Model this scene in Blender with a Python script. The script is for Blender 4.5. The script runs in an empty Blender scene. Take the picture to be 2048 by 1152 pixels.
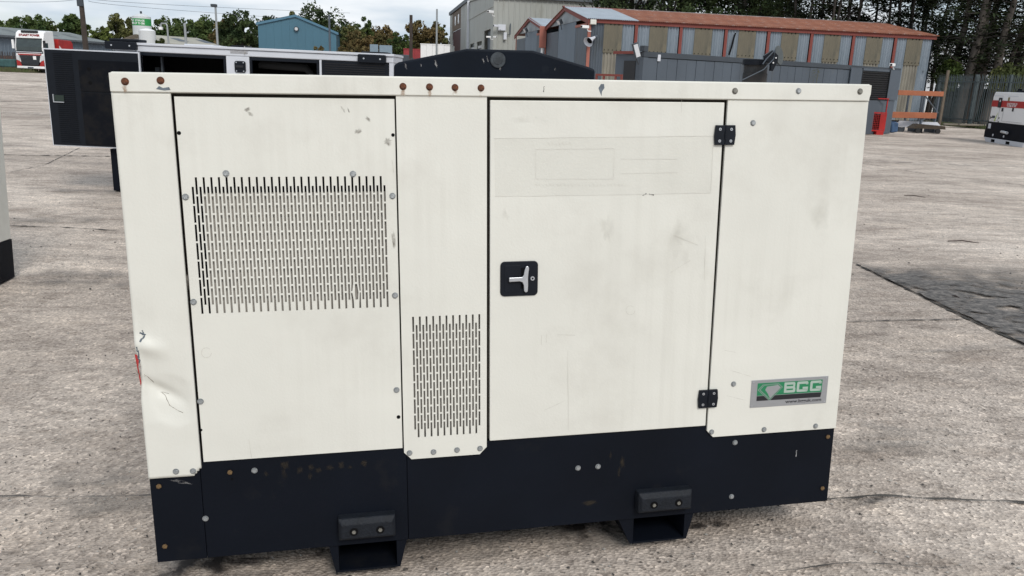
import bpy, bmesh, math, random
from mathutils import Vector, Matrix, noise
PI=math.pi
S=bpy.context.scene
COL=S.collection
# ------------------------------------------------------------------ camera
FPX=1580.0; HZ=155.0; SL=0.035; EYE=1.80
CAM=Vector((0,0,EYE))
roll=math.atan(SL); pit=math.atan((576-HZ)*math.cos(roll)/FPX)
FW=Vector((0,math.cos(pit),-math.sin(pit))); UP0=Vector((0,math.sin(pit),math.cos(pit))); RT0=Vector((1,0,0))
RT=RT0*math.cos(roll)+UP0*math.sin(roll); UPV=-RT0*math.sin(roll)+UP0*math.cos(roll)
cd=bpy.data.cameras.new('camera'); cam=bpy.data.objects.new('camera',cd); COL.objects.link(cam)
cd.sensor_width=36; cd.lens=36*FPX/2048; cd.clip_start=0.05; cd.clip_end=3000
cam.matrix_world=Matrix(((RT.x,UPV.x,-FW.x,CAM.x),(RT.y,UPV.y,-FW.y,CAM.y),(RT.z,UPV.z,-FW.z,CAM.z),(0,0,0,1)))
S.camera=cam
# ------------------------------------------------------------------ light: overcast day
SUN_EL=math.radians(42); SUN_AZ=math.radians(157)      # azimuth of the sun measured from +Y towards +X
w=bpy.data.worlds.new('World'); S.world=w; w.use_nodes=True
nt=w.node_tree; nt.nodes.clear()
def nn(t,**k):
    n=nt.nodes.new(t)
    for a,b in k.items(): setattr(n,a,b)
    return n
sky=nn('ShaderNodeTexSky',sky_type='NISHITA',sun_disc=False,sun_elevation=SUN_EL,sun_rotation=SUN_AZ,air_density=1.0,dust_density=1.5)
tc=nn('ShaderNodeTexCoord'); mp=nn('ShaderNodeMapping'); mp.inputs['Scale'].default_value=(1.2,1.2,5.5); mp.inputs['Location'].default_value=(0.3,0.1,0.35)
n1=nn('ShaderNodeTexNoise'); n1.inputs['Scale'].default_value=2.6; n1.inputs['Detail'].default_value=7; n1.inputs['Roughness'].default_value=0.52
n2=nn('ShaderNodeTexNoise'); n2.inputs['Scale'].default_value=5.0; n2.inputs['Detail'].default_value=6
r1=nn('ShaderNodeValToRGB'); r1.color_ramp.elements[0].position=0.30; r1.color_ramp.elements[1].position=0.52
r1.color_ramp.elements[0].color=(0.35,)*3+(1,)
r2=nn('ShaderNodeValToRGB'); r2.color_ramp.elements[0].position=0.32; r2.color_ramp.elements[1].position=0.66
r2.color_ramp.elements[0].color=(3.9,4.75,5.6,1); r2.color_ramp.elements[1].color=(7.1,7.35,7.6,1)
mx=nn('ShaderNodeMix',data_type='RGBA'); bg=nn('ShaderNodeBackground'); bg.inputs['Strength'].default_value=0.10; ow=nn('ShaderNodeOutputWorld')
L=nt.links.new
L(tc.outputs['Generated'],mp.inputs['Vector']); L(mp.outputs[0],n1.inputs['Vector']); L(mp.outputs[0],n2.inputs['Vector'])
L(n1.outputs['Fac'],r1.inputs[0]); L(n2.outputs['Fac'],r2.inputs[0])
L(r1.outputs[0],mx.inputs[0]); L(sky.outputs[0],mx.inputs[6]); L(r2.outputs[0],mx.inputs[7]); L(mx.outputs[2],bg.inputs[0]); L(bg.outputs[0],ow.inputs[0])
sd=bpy.data.lights.new('sun','SUN'); sd.energy=1.5; sd.angle=math.radians(18); sd.color=(1,0.96,0.9)
so=bpy.data.objects.new('sun',sd); COL.objects.link(so)
sv=Vector((math.sin(SUN_AZ)*math.cos(SUN_EL),math.cos(SUN_AZ)*math.cos(SUN_EL),math.sin(SUN_EL)))
so.rotation_euler=sv.to_track_quat('Z','Y').to_euler(); so.location=sv*60
S.render.engine='CYCLES'
S.view_settings.view_transform='Standard'; S.view_settings.look='None'; S.view_settings.gamma=1; S.view_settings.use_curve_mapping=False
S.view_settings.exposure=0.42

# ------------------------------------------------------------------ helpers
def ray(px,py): return RT*((px-1024)/FPX)-UPV*((py-576)/FPX)+FW
def at(px,py,Y):
    d=ray(px,py); return CAM+d*(Y/d.y)
def sstep(x):
    x=max(0.0,min(1.0,x)); return x*x*(3-2*x)
def gz(x,y):
    X=7*math.tanh(x/7); yy=max(y,-4.0)
    p=0.262+0.0268*X-0.0465*(yy-2.2)
    k=0.035
    m=max(p,0.0); z=m+k*math.log(math.exp((p-m)/k)+math.exp(-m/k))
    if abs(x)<12 and y<20: z+=0.006*noise.noise(Vector((x*0.8,y*0.8,0)))
    return z+0.70*sstep((-x-8)/30)*sstep((y-20)/45)
def gp(px,py):
    d=ray(px,py); s=0.5; prev=s
    while s<400:
        p=CAM+d*s
        if p.z<gz(p.x,p.y): break
        prev=s; s*=1.01
    lo,hi=prev,s
    for _ in range(25):
        m=(lo+hi)/2; p=CAM+d*m
        if p.z<gz(p.x,p.y): hi=m
        else: lo=m
    return CAM+d*hi
class Frame:
    """vertical plane through ground points A->B (2D); local x along it, local y away from the camera side, z up"""
    def __init__(s,A,B,z0=0.0):
        s.A=Vector((A[0],A[1],z0)); d=Vector((B[0]-A[0],B[1]-A[1],0)); s.len=d.length; s.d=d.normalized()
        s.n=Vector((-s.d.y,s.d.x,0)); s.yaw=math.atan2(s.d.y,s.d.x); s.z0=z0
    def uv(s,px,py,dep=0.0):
        r=ray(px,py); O=s.A+s.n*dep; t=(O-CAM).dot(s.n)/r.dot(s.n); p=CAM+r*t-s.A
        return p.dot(s.d),p.z
    def u(s,px,py=150,dep=0.0): return s.uv(px,py,dep)[0]
    def v(s,px,py,dep=0.0): return s.uv(px,py,dep)[1]

MATS={}
def mat(name,col,rough=0.6,metal=0.0,var=0.0,vscale=3.0,col2=None,bump=0.0,bscale=80.0,dirt=None,dscale=1.5,dlo=0.5,dhi=0.7,stretch=(1,1,1),spec=0.5,sub=None):
    m=bpy.data.materials.new(name); m.use_nodes=True; n=m.node_tree.nodes; l=m.node_tree.links.new
    b=n['Principled BSDF']; b.inputs['Roughness'].default_value=rough; b.inputs['Metallic'].default_value=metal
    b.inputs['Specular IOR Level'].default_value=spec
    t=n.new('ShaderNodeTexCoord'); mpn=n.new('ShaderNodeMapping'); mpn.inputs['Scale'].default_value=stretch; l(t.outputs['Object'],mpn.inputs[0])
    cur=None
    c=(*col,1)
    if var>0 or col2:
        nz=n.new('ShaderNodeTexNoise'); nz.inputs['Scale'].default_value=vscale; nz.inputs['Detail'].default_value=6; l(mpn.outputs[0],nz.inputs['Vector'])
        rp=n.new('ShaderNodeValToRGB'); rp.color_ramp.elements[0].position=0.35; rp.color_ramp.elements[1].position=0.65
        c2=col2 if col2 else tuple(x*(1-var) for x in col)
        rp.color_ramp.elements[0].color=(*c2,1); rp.color_ramp.elements[1].color=c
        l(nz.outputs['Fac'],rp.inputs[0]); cur=rp.outputs[0]
    if dirt:
        nz=n.new('ShaderNodeTexNoise'); nz.inputs['Scale'].default_value=dscale; nz.inputs['Detail'].default_value=9; nz.inputs['Roughness'].default_value=0.65; l(mpn.outputs[0],nz.inputs['Vector'])
        mr=n.new('ShaderNodeMapRange'); mr.inputs[1].default_value=dlo; mr.inputs[2].default_value=dhi; l(nz.outputs['Fac'],mr.inputs[0])
        mxn=n.new('ShaderNodeMix'); mxn.data_type='RGBA'; l(mr.outputs[0],mxn.inputs[0])
        if cur: l(cur,mxn.inputs[6])
        else: mxn.inputs[6].default_value=c
        mxn.inputs[7].default_value=(*dirt,1); cur=mxn.outputs[2]
    if cur: l(cur,b.inputs['Base Color'])
    else: b.inputs['Base Color'].default_value=c
    if bump>0:
        nz=n.new('ShaderNodeTexNoise'); nz.inputs['Scale'].default_value=bscale; nz.inputs['Detail'].default_value=4; l(mpn.outputs[0],nz.inputs['Vector'])
        bp=n.new('ShaderNodeBump'); bp.inputs['Strength'].default_value=bump; bp.inputs['Distance'].default_value=0.01
        l(nz.outputs['Fac'],bp.inputs['Height']); l(bp.outputs[0],b.inputs['Normal'])
    MATS[name]=m; return m

class MB:
    def __init__(s): s.v=[]; s.f=[]; s.mi=[]; s.sm=[]
    def add(s,vs,fs,mi=0,sm=False):
        o=len(s.v); s.v+= [tuple(x) for x in vs]
        for f in fs: s.f.append([i+o for i in f]); s.mi.append(mi); s.sm.append(sm)
        return s
    def box(s,x0,x1,y0,y1,z0,z1,mi=0,M=None):
        vs=[Vector((x,y,z)) for z in (z0,z1) for y in (y0,y1) for x in (x0,x1)]
        if M: vs=[M@v for v in vs]
        return s.add(vs,[(0,2,3,1),(4,5,7,6),(0,1,5,4),(2,6,7,3),(0,4,6,2),(1,3,7,5)],mi)
    def prism(s,poly,y0,y1,mi=0,axis='y'):
        """poly in (x,z) CCW seen from -y; extruded y0..y1"""
        n=len(poly)
        if axis=='y': vs=[(p[0],y0,p[1]) for p in poly]+[(p[0],y1,p[1]) for p in poly]
        elif axis=='x': vs=[(y0,p[0],p[1]) for p in poly]+[(y1,p[0],p[1]) for p in poly]
        else: vs=[(p[0],p[1],y0) for p in poly]+[(p[0],p[1],y1) for p in poly]
        fs=[tuple(range(n)),tuple(range(2*n-1,n-1,-1))]+[(i,i+n,(i+1)%n+n,(i+1)%n) for i in range(n)]
        return s.add(vs,fs,mi)
    def tube(s,pts,rads,seg=8,mi=0,cap=True):
        pts=[Vector(p) for p in pts]; n=len(pts)
        if not hasattr(rads,'__len__'): rads=[rads]*n
        vs=[];fs=[]; ref=None
        for i,p in enumerate(pts):
            d=(pts[min(i+1,n-1)]-pts[max(i-1,0)]).normalized()
            if ref is None or abs(ref.dot(d))>0.95: ref=Vector((0,0,1)) if abs(d.z)<0.9 else Vector((1,0,0))
            a=d.cross(ref).normalized(); b=d.cross(a)
            for k in range(seg):
                t=2*PI*k/seg; vs.append(p+(a*math.cos(t)+b*math.sin(t))*rads[i])
        for i in range(n-1):
            for k in range(seg):
                fs.append((i*seg+k,i*seg+(k+1)%seg,(i+1)*seg+(k+1)%seg,(i+1)*seg+k))
        o=len(s.f); s.add(vs,fs,mi,seg>6)
        if cap: s.add(vs[:seg],[tuple(range(seg))],mi); s.add(vs[-seg:],[tuple(range(seg-1,-1,-1))],mi)
        return s
    def cyl(s,c,r,h,axis='z',seg=16,mi=0):
        c=Vector(c); d={'x':Vector((1,0,0)),'y':Vector((0,1,0)),'z':Vector((0,0,1))}[axis]
        return s.tube([c,c+d*h],[r,r],seg,mi)
    def mesh(s,name,mats,fixn=True):
        me=bpy.data.meshes.new(name); me.from_pydata(s.v,[],s.f)
        if not isinstance(mats,(list,tuple)): mats=[mats]
        for m in mats: me.materials.append(m)
        for p,mi,sm in zip(me.polygons,s.mi,s.sm): p.material_index=mi; p.use_smooth=sm
        me.update()
        if fixn:
            bm=bmesh.new(); bm.from_mesh(me); bmesh.ops.recalc_face_normals(bm,faces=bm.faces); bm.to_mesh(me); bm.free()
        return me
    def build(s,name,mats,parent=None,loc=(0,0,0),bevel=0.0,fixn=True,**props):
        me=s.mesh(name,mats,fixn); o=bpy.data.objects.new(name,me); COL.objects.link(o); o.parent=parent; o.location=loc
        if bevel>0:
            b=o.modifiers.new('bevel','BEVEL'); b.width=bevel; b.segments=2; b.limit_method='ANGLE'; b.angle_limit=0.6
        for k,v in props.items(): o[k]=v
        return o
def inst(me,name,parent,loc=(0,0,0),rot=(0,0,0),sc=(1,1,1),**props):
    o=bpy.data.objects.new(name,me); COL.objects.link(o); o.parent=parent; o.location=loc; o.rotation_euler=rot; o.scale=sc
    for k,v in props.items(): o[k]=v
    return o
def thing(name,label,cat,loc=(0,0,0),rz=0.0,group=None,mtx=None):
    o=bpy.data.objects.new(name,None); COL.objects.link(o); o.empty_display_size=0.2
    if mtx is not None: o.matrix_world=mtx
    else: o.location=loc; o.rotation_euler=(0,0,rz)
    o['label']=label; o['category']=cat
    if group: o['group']=group
    return o
def tag(o,label,cat,group=None):
    o['label']=label; o['category']=cat
    if group: o['group']=group
    return o
def text(name,s,m,parent,loc,rot,width,height=None,ext=0.0005,bold=0.0,space=1.0,label=None):
    c=bpy.data.curves.new('txt','FONT'); c.body=s; c.size=1; c.extrude=ext; c.offset=bold; c.space_character=space; c.resolution_u=3
    t=bpy.data.objects.new('txt',c); COL.objects.link(t)
    bpy.context.view_layer.update()
    me=bpy.data.meshes.new_from_object(t.evaluated_get(bpy.context.evaluated_depsgraph_get())); bpy.data.objects.remove(t)
    xs=[v.co.x for v in me.vertices]; ys=[v.co.y for v in me.vertices]
    x0,x1,y0,y1=min(xs),max(xs),min(ys),max(ys); sx=width/(x1-x0); sy=height/(y1-y0) if height else sx
    for v in me.vertices: v.co.x=(v.co.x-x0)*sx; v.co.y=(v.co.y-y0)*sy
    me.materials.clear(); me.materials.append(m); me.name=name
    o=bpy.data.objects.new(name,me); COL.objects.link(o); o.parent=parent; o.location=loc; o.rotation_euler=rot
    if label: o['label']=label
    return o

# ------------------------------------------------------------------ materials
cream=mat('cream_paint',(0.70,0.692,0.635),0.42,var=0.05,vscale=2.0,dirt=(0.48,0.46,0.41),dscale=2.6,dlo=0.52,dhi=1.05,bump=0.06,bscale=160)
def streaks(m,amt):
    n=m.node_tree.nodes; l=m.node_tree.links.new; b=n['Principled BSDF']; src=b.inputs['Base Color'].links[0].from_socket
    t=n.new('ShaderNodeTexCoord'); mp_=n.new('ShaderNodeMapping'); mp_.inputs['Scale'].default_value=(38,38,1.1); l(t.outputs['Object'],mp_.inputs[0])
    z=n.new('ShaderNodeTexNoise'); z.inputs['Scale'].default_value=1; z.inputs['Detail'].default_value=5; l(mp_.outputs[0],z.inputs['Vector'])
    g=n.new('ShaderNodeTexNoise'); g.inputs['Scale'].default_value=2.2; g.inputs['Detail'].default_value=3; l(t.outputs['Object'],g.inputs['Vector'])
    mr=n.new('ShaderNodeMapRange'); mr.inputs[1].default_value=0.46; mr.inputs[2].default_value=0.80; mr.inputs[4].default_value=amt; l(z.outputs['Fac'],mr.inputs[0])
    gr=n.new('ShaderNodeMapRange'); gr.inputs[1].default_value=0.42; gr.inputs[2].default_value=0.62; l(g.outputs['Fac'],gr.inputs[0])
    mu=n.new('ShaderNodeMath'); mu.operation='MULTIPLY'; l(mr.outputs[0],mu.inputs[0]); l(gr.outputs[0],mu.inputs[1])
    x=n.new('ShaderNodeMix'); x.data_type='RGBA'; l(mu.outputs[0],x.inputs[0]); l(src,x.inputs[6]); x.inputs[7].default_value=(0.36,0.34,0.29,1); l(x.outputs[2],b.inputs['Base Color'])
    # slow ripple of the thin sheet
    w_=n.new('ShaderNodeTexNoise'); w_.inputs['Scale'].default_value=3.0; l(t.outputs['Object'],w_.inputs['Vector'])
    old=b.inputs['Normal'].links[0].from_node; bp=n.new('ShaderNodeBump'); bp.inputs['Strength'].default_value=0.5; bp.inputs['Distance'].default_value=0.02; l(w_.outputs['Fac'],bp.inputs['Height']); l(old.outputs[0],bp.inputs['Normal']); l(bp.outputs[0],b.inputs['Normal'])
streaks(cream,0.17)
navy=mat('dark_base_paint',(0.0042,0.0062,0.0115),0.62,var=0.25,vscale=3,dirt=(0.014,0.014,0.015),dscale=5,dlo=0.58,dhi=0.85,bump=0.12,bscale=500,spec=0.12)
blackp=mat('black_plastic',(0.006,0.0085,0.014),0.45,var=0.2,vscale=20,bump=0.08,bscale=300,spec=0.22)
rubber=mat('black_rubber',(0.010,0.013,0.019),0.6,var=0.3,vscale=30,bump=0.3,bscale=150,spec=0.25)
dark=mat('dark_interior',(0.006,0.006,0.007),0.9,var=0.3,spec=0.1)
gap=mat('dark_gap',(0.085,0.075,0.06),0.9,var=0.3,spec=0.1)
foam=mat('grey_foam',(0.36,0.34,0.31),0.95,var=0.15,vscale=12,dirt=(0.05,0.05,0.05),dscale=7,dlo=0.60,dhi=0.75,spec=0.1)
zinc=mat('zinc_bolt',(0.42,0.44,0.45),0.45,0.75,var=0.4,vscale=90,bump=0.3,bscale=400)
zincd=mat('dull_bolt',(0.26,0.25,0.22),0.6,0.5,var=0.4,vscale=120)
rust=mat('rusty_bolt',(0.20,0.07,0.03),0.85,0.1,col2=(0.07,0.03,0.018),vscale=150,bump=0.6,bscale=300)
brassy=mat('brown_bolt',(0.22,0.14,0.06),0.7,0.3,col2=(0.10,0.06,0.03),vscale=150)
silver=mat('satin_aluminium',(0.55,0.57,0.60),0.38,0.7,var=0.1,vscale=60)
platem=mat('brushed_plate',(0.40,0.41,0.43),0.40,0.55,var=0.08,vscale=30,stretch=(1,1,20))
greenm=mat('green_print',(0.015,0.20,0.085),0.4,var=0.1)
blackm=mat('black_print',(0.012,0.013,0.017),0.4)
chip=mat('grey_primer',(0.13,0.16,0.19),0.6,var=0.35,vscale=60)
chipd=mat('dark_scratch',(0.05,0.05,0.05),0.7,var=0.3,vscale=60)
redm=mat('red_paint',(0.42,0.020,0.018),0.4,var=0.25,vscale=2)
whitem=mat('white_paint',(0.82,0.82,0.82),0.32,var=0.03,vscale=1.5,dirt=(0.66,0.65,0.62),dscale=3,dlo=0.58,dhi=0.9)
lwhite=mat('faded_white_paint',(0.62,0.64,0.69),0.4,var=0.08,vscale=1.5,dirt=(0.42,0.42,0.42),dscale=3,dlo=0.58,dhi=0.9)
def decal(name,col,alpha,scale=60,lo=0.4,hi=0.6):
    m=mat(name,col,0.75); n=m.node_tree.nodes; l=m.node_tree.links.new; b=n['Principled BSDF']
    t=n.new('ShaderNodeTexCoord'); z=n.new('ShaderNodeTexNoise'); z.inputs['Scale'].default_value=scale; z.inputs['Detail'].default_value=5
    mr=n.new('ShaderNodeMapRange'); mr.inputs[1].default_value=lo; mr.inputs[2].default_value=hi; mr.inputs[4].default_value=alpha
    l(t.outputs['Object'],z.inputs['Vector']); l(z.outputs['Fac'],mr.inputs[0])
    # fade towards the rim with a per-vertex weight
    a=n.new('ShaderNodeAttribute'); a.attribute_name='fade'; mm=n.new('ShaderNodeMath'); mm.operation='MULTIPLY'
    l(mr.outputs[0],mm.inputs[0]); l(a.outputs['Fac'],mm.inputs[1]); l(mm.outputs[0],b.inputs['Alpha']); return m
smudge=decal('grey_smudge',(0.22,0.20,0.17),0.75,55,0.30,0.7)
ruststain=decal('rust_stain',(0.30,0.15,0.06),0.6,60,0.4,0.65)
rustdim=decal('dull_rust_ring',(0.050,0.036,0.019),0.5,22,0.15,0.85)
greyfilm=decal('sticker_residue',(0.50,0.48,0.43),0.30,14,0.35,0.75)
oil=decal('oil_stain',(0.02,0.015,0.013),0.95,9,0.42,0.54)
damp=decal('damp_film',(0.20,0.185,0.17),0.40,3.5,0.38,0.66)
pale=decal('pale_scuff',(0.42,0.41,0.40),0.7,30,0.4,0.6)

# ------------------------------------------------------------------ ground
def concrete():
    m=bpy.data.materials.new('weathered_concrete'); m.use_nodes=True; n=m.node_tree.nodes; l=m.node_tree.links.new; b=n['Principled BSDF']
    g=n.new('ShaderNodeNewGeometry')
    def noi(sc,det=6,ro=0.6,st=(1,1,1)):
        mpn=n.new('ShaderNodeMapping'); mpn.inputs['Scale'].default_value=st; l(g.outputs['Position'],mpn.inputs[0])
        z=n.new('ShaderNodeTexNoise'); z.inputs['Scale'].default_value=sc; z.inputs['Detail'].default_value=det; z.inputs['Roughness'].default_value=ro; l(mpn.outputs[0],z.inputs['Vector']); return z.outputs['Fac']
    def ramp(i,stops):
        r=n.new('ShaderNodeValToRGB'); e=r.color_ramp.elements
        while len(e)<len(stops): e.new(0.5)
        for k,(p,c) in enumerate(stops): e[k].position=p; e[k].color=(*c,1)
        l(i,r.inputs[0]); return r.outputs[0]
    def mixc(fac,a,bb,mode='MIX'):
        x=n.new('ShaderNodeMix'); x.data_type='RGBA'; x.blend_type=mode
        if isinstance(fac,float): x.inputs[0].default_value=fac
        else: l(fac,x.inputs[0])
        for s,i in ((a,6),(bb,7)):
            if isinstance(s,tuple): x.inputs[i].default_value=(*s,1)
            else: l(s,x.inputs[i])
        return x.outputs[2]
    big=ramp(noi(0.22,5,0.55,(1,1.6,1)),[(0.32,(0.33,0.280,0.243)),(0.5,(0.485,0.42,0.368)),(0.68,(0.65,0.575,0.51))])
    med=ramp(noi(1.7,8,0.68,(0.7,1.5,1)),[(0.28,(0.60,0.57,0.55)),(0.5,(1.0,1.0,1.0)),(0.72,(1.30,1.28,1.25))])
    c=mixc(1.0,big,med,'MULTIPLY')
    fine=ramp(noi(26,7,0.75),[(0.30,(0.62,0.61,0.60)),(0.47,(0.96,0.96,0.96)),(0.60,(1.05,1.05,1.04)),(0.74,(1.45,1.43,1.41))])
    c=mixc(1.0,c,fine,'MULTIPLY')
    v=n.new('ShaderNodeTexVoronoi'); v.inputs['Scale'].default_value=85; v.inputs['Randomness'].default_value=1; l(g.outputs['Position'],v.inputs['Vector'])
    vc=ramp(v.outputs['Color'],[(0.10,(0.38,0.36,0.35)),(0.36,(0.88,0.87,0.86)),(0.70,(1.03,1.02,1.0)),(0.90,(1.75,1.72,1.68))])
    c=mixc(0.7,c,mixc(1.0,c,vc,'MULTIPLY'))
    mot=ramp(noi(7.5,8,0.7,(0.8,1.3,1)),[(0.30,(0.66,0.64,0.62)),(0.48,(0.98,0.98,0.98)),(0.68,(1.20,1.19,1.17))])
    c=mixc(1.0,c,mot,'MULTIPLY')
    # dark pits
    v2=n.new('ShaderNodeTexVoronoi'); v2.inputs['Scale'].default_value=17; l(g.outputs['Position'],v2.inputs['Vector'])
    pit_=n.new('ShaderNodeMapRange'); pit_.inputs[1].default_value=0.16; pit_.inputs[2].default_value=0.06; l(v2.outputs['Distance'],pit_.inputs[0])
    sel=ramp(noi(3.1,3),[(0.50,(0,0,0)),(0.6,(1,1,1))])
    pm=n.new('ShaderNodeMath'); pm.operation='MULTIPLY'; l(pit_.outputs[0],pm.inputs[0]); l(sel,pm.inputs[1])
    c=mixc(pm.outputs[0],c,(0.06,0.055,0.05))
    # stains
    st=ramp(noi(0.55,7,0.7,(0.6,1.4,1)),[(0.56,(0,0,0)),(0.72,(0.65,0.65,0.65))])
    c=mixc(st,c,(0.11,0.10,0.093))
    l(c,b.inputs['Base Color']); b.inputs['Roughness'].default_value=0.85; b.inputs['Specular IOR Level'].default_value=0.3
    ad=n.new('ShaderNodeMath'); ad.operation='ADD'; l(noi(40,6,0.7),ad.inputs[0]); l(v.outputs['Distance'],ad.inputs[1])
    bp=n.new('ShaderNodeBump'); bp.inputs['Strength'].default_value=0.75; bp.inputs['Distance'].default_value=0.006; l(ad.outputs[0],bp.inputs['Height']); l(bp.outputs[0],b.inputs['Normal'])
    return m
conc=concrete()
def axis(lim,near,step,gr=1.13):
    a=[0.0]; s=step
    while a[-1]<lim:
        a.append(a[-1]+s)
        if a[-1]>near: s*=gr
    return a
xa=axis(700,12,0.3); xs=[-x for x in reversed(xa[1:])]+xa
ys=[-y for y in reversed(axis(60,5,0.4)[1:])]+axis(900,14,0.3,1.1)
gm=MB(); nx=len(xs)
gm.add([(x,y,gz(x,y)) for y in ys for x in xs],[(j*nx+i,j*nx+i+1,(j+1)*nx+i+1,(j+1)*nx+i) for j in range(len(ys)-1) for i in range(nx-1)],0,True)
ground=gm.build('ground',conc,fixn=False,kind='structure')
def gstrip(pts,wd,name,m,lift=0.004,jit=0.006,seed=0,kind=None):
    rnd=random.Random(seed); P=[]
    for a,b in zip(pts[:-1],pts[1:]):
        nseg=max(2,int((b-a).length/0.05)) if (b-a).length<8 else 70
        for k in range(nseg): P.append(a.lerp(b,k/nseg))
    P.append(pts[-1]); mb=MB(); vs=[]
    for i,p in enumerate(P):
        d=(P[min(i+1,len(P)-1)]-P[max(i-1,0)]); d=Vector((d.x,d.y,0)).normalized(); nrm=Vector((-d.y,d.x,0))
        off=rnd.uniform(-jit,jit); ww=wd*rnd.choice((0.3,0.6,1.0,1.3,2.2))*rnd.uniform(0.7,1.2)
        for sgn in (-1,1):
            q=p+nrm*(off+sgn*ww/2); vs.append((q.x,q.y,gz(q.x,q.y)+lift+0.004))
    mb.add(vs,[(2*i,2*i+1,2*i+3,2*i+2) for i in range(len(P)-1)])
    return mb.build(name,m,ground)
def blob_pts(c,rx,ry,n,seed,ang=0,rough=0.35):
    rnd=random.Random(seed); o=[]
    for i in range(n):
        t=2*PI*i/n; k=1+rough*noise.noise(Vector((math.cos(t)*1.8+seed,math.sin(t)*1.8,seed*0.7)))+rough*0.4*rnd.uniform(-1,1)
        x,y=rx*k*math.cos(t),ry*k*math.sin(t); o.append((c[0]+x*math.cos(ang)-y*math.sin(ang),c[1]+x*math.sin(ang)+y*math.cos(ang)))
    return o
def fade_blob(name,m,c,rx,ry,zf,parent=None,seed=0,ang=0,n=28,rough=0.35,rings=6,plane='xy',**props):
    """irregular thin film whose 'fade' attribute drops to 0 at its rim"""
    ou=blob_pts((0,0),rx,ry,n,seed,ang,rough); vs=[];wt=[];fs=[]
    for r in range(rings+1):
        k=r/rings
        for (x,y) in ou:
            X=c[0]+x*k; Y=c[1]+y*k
            vs.append((X,Y,zf(X,Y)) if plane=='xy' else (X,zf(X,Y),Y)); wt.append(min(1.0,(1-k)*2.0))
    for r in range(rings):
        for i in range(n): fs.append((r*n+i,r*n+(i+1)%n,(r+1)*n+(i+1)%n,(r+1)*n+i))
    mb=MB(); mb.add(vs,fs,0,True); o=mb.build(name,m,parent,fixn=False,**props)
    a=o.data.attributes.new('fade','FLOAT','POINT')
    for i,x in enumerate(wt): a.data[i].value=x
    return o
residue=mat('residue_line',(0.60,0.58,0.53),0.7)
jointm=mat('dark_joint',(0.085,0.078,0.07),0.95,var=0.5,vscale=12)
crackm=mat('hairline_crack',(0.10,0.09,0.082),0.95,var=0.5,vscale=12)
G2=lambda L_: [gp(*p) for p in L_]
gstrip(G2([(1640,505),(1706,526),(1800,572),(1900,622),(1990,665),(2100,712)]),0.018,'joint',jointm,seed=1)
gstrip(G2([(1500,652),(1693,645),(1800,642),(1925,640)]),0.010,'joint',jointm,seed=2)
gstrip(G2([(1500,1003),(1660,1000),(1760,994),(1900,1001),(2100,1010)]),0.010,'joint',jointm,seed=3)
gstrip(G2([(-60,455),(20,452),(120,455),(235,462)]),0.02,'joint',jointm,seed=4)
gstrip(G2([(-60,308),(60,311),(220,313)]),0.05,'joint',jointm,seed=5)
gstrip(G2([(-80,992),(100,996),(300,994)]),0.006,'crack',crackm,seed=6)
gstrip(G2([(1720,326),(1850,348),(2060,372)]),0.02,'joint',jointm,seed=7,jit=0.02)
gstrip(G2([(0,204),(120,201),(300,206)]),0.07,'joint',jointm,seed=8)
gstrip(G2([(1560,1145),(1700,1128),(1900,1140)]),0.004,'crack',crackm,seed=9)
gstrip(G2([(20,345),(90,330),(160,296)]),0.012,'crack',crackm,seed=10)
zl=lambda d: (lambda x,y: gz(x,y)+d)
def gblob(name,m,px,py,rx,ry,seed,ang=0,lift=0.016,rough=0.4):
    p=gp(px,py); return fade_blob(name,m,(p.x,p.y),rx,ry,zl(lift),ground,seed,ang,n=36,rough=rough,rings=9)
# the dark sunk patch on the right, with a straight edge along the slab joint
pd=G2([(1735,545),(1790,553),(1860,548),(1960,556),(2060,562),(2180,580),(2180,745),(2048,688),(1950,644),(1880,612),(1800,574)])
pm=decal('gritty_dark_stain',(0.060,0.056,0.053),1.0,5,0.30,0.60)
pn=pm.node_tree.nodes; pl_=pm.node_tree.links.new; pb=pn['Principled BSDF']; pb.inputs['Roughness'].default_value=0.7
z9=pn.new('ShaderNodeTexNoise'); z9.inputs['Scale'].default_value=22; z9.inputs['Detail'].default_value=9; z9.inputs['Roughness'].default_value=0.75; tc9=pn.new('ShaderNodeTexCoord'); pl_(tc9.outputs['Object'],z9.inputs[0])
r9=pn.new('ShaderNodeValToRGB'); r9.color_ramp.elements[0].position=0.42; r9.color_ramp.elements[0].color=(0.045,0.041,0.038,1); r9.color_ramp.elements[1].position=0.60; r9.color_ramp.elements[1].color=(0.20,0.178,0.16,1); pl_(z9.outputs['Fac'],r9.inputs[0]); pl_(r9.outputs[0],pb.inputs['Base Color'])
b9=pn.new('ShaderNodeBump'); b9.inputs['Strength'].default_value=0.4; b9.inputs['Distance'].default_value=0.01; pl_(z9.outputs['Fac'],b9.inputs['Height']); pl_(b9.outputs[0],pb.inputs['Normal'])
low=G2([(1712,529),(1750,549),(1800,573),(1850,597),(1900,621),(1950,645),(1990,664),(2048,690),(2120,720),(2200,752)])
hig=G2([(1700,522),(1745,534),(1800,536),(1850,532),(1900,528),(1960,530),(2000,528),(2048,532),(2120,540),(2200,550)])
rnd=random.Random(12); vs=[];wt=[];NR=28
lo2=[];hi2=[]
for P_,Q_ in ((low,lo2),(hig,hi2)):
    for a_,b_ in zip(P_[:-1],P_[1:]):
        for k in range(5): Q_.append(a_.lerp(b_,k/5)+Vector((rnd.uniform(-.012,.012),rnd.uniform(-.02,.02),0)))
for r in range(NR+1):
    for i in range(len(lo2)):
        p=lo2[i].lerp(hi2[i],r/NR); vs.append((p.x,p.y,gz(p.x,p.y)+0.020)); e_=min(1,i/10)
        wt.append(e_*(1.0 if r<1 else (1.6 if r<NR*0.45 else 1.3*(NR-r)/(NR*0.55))))
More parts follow.
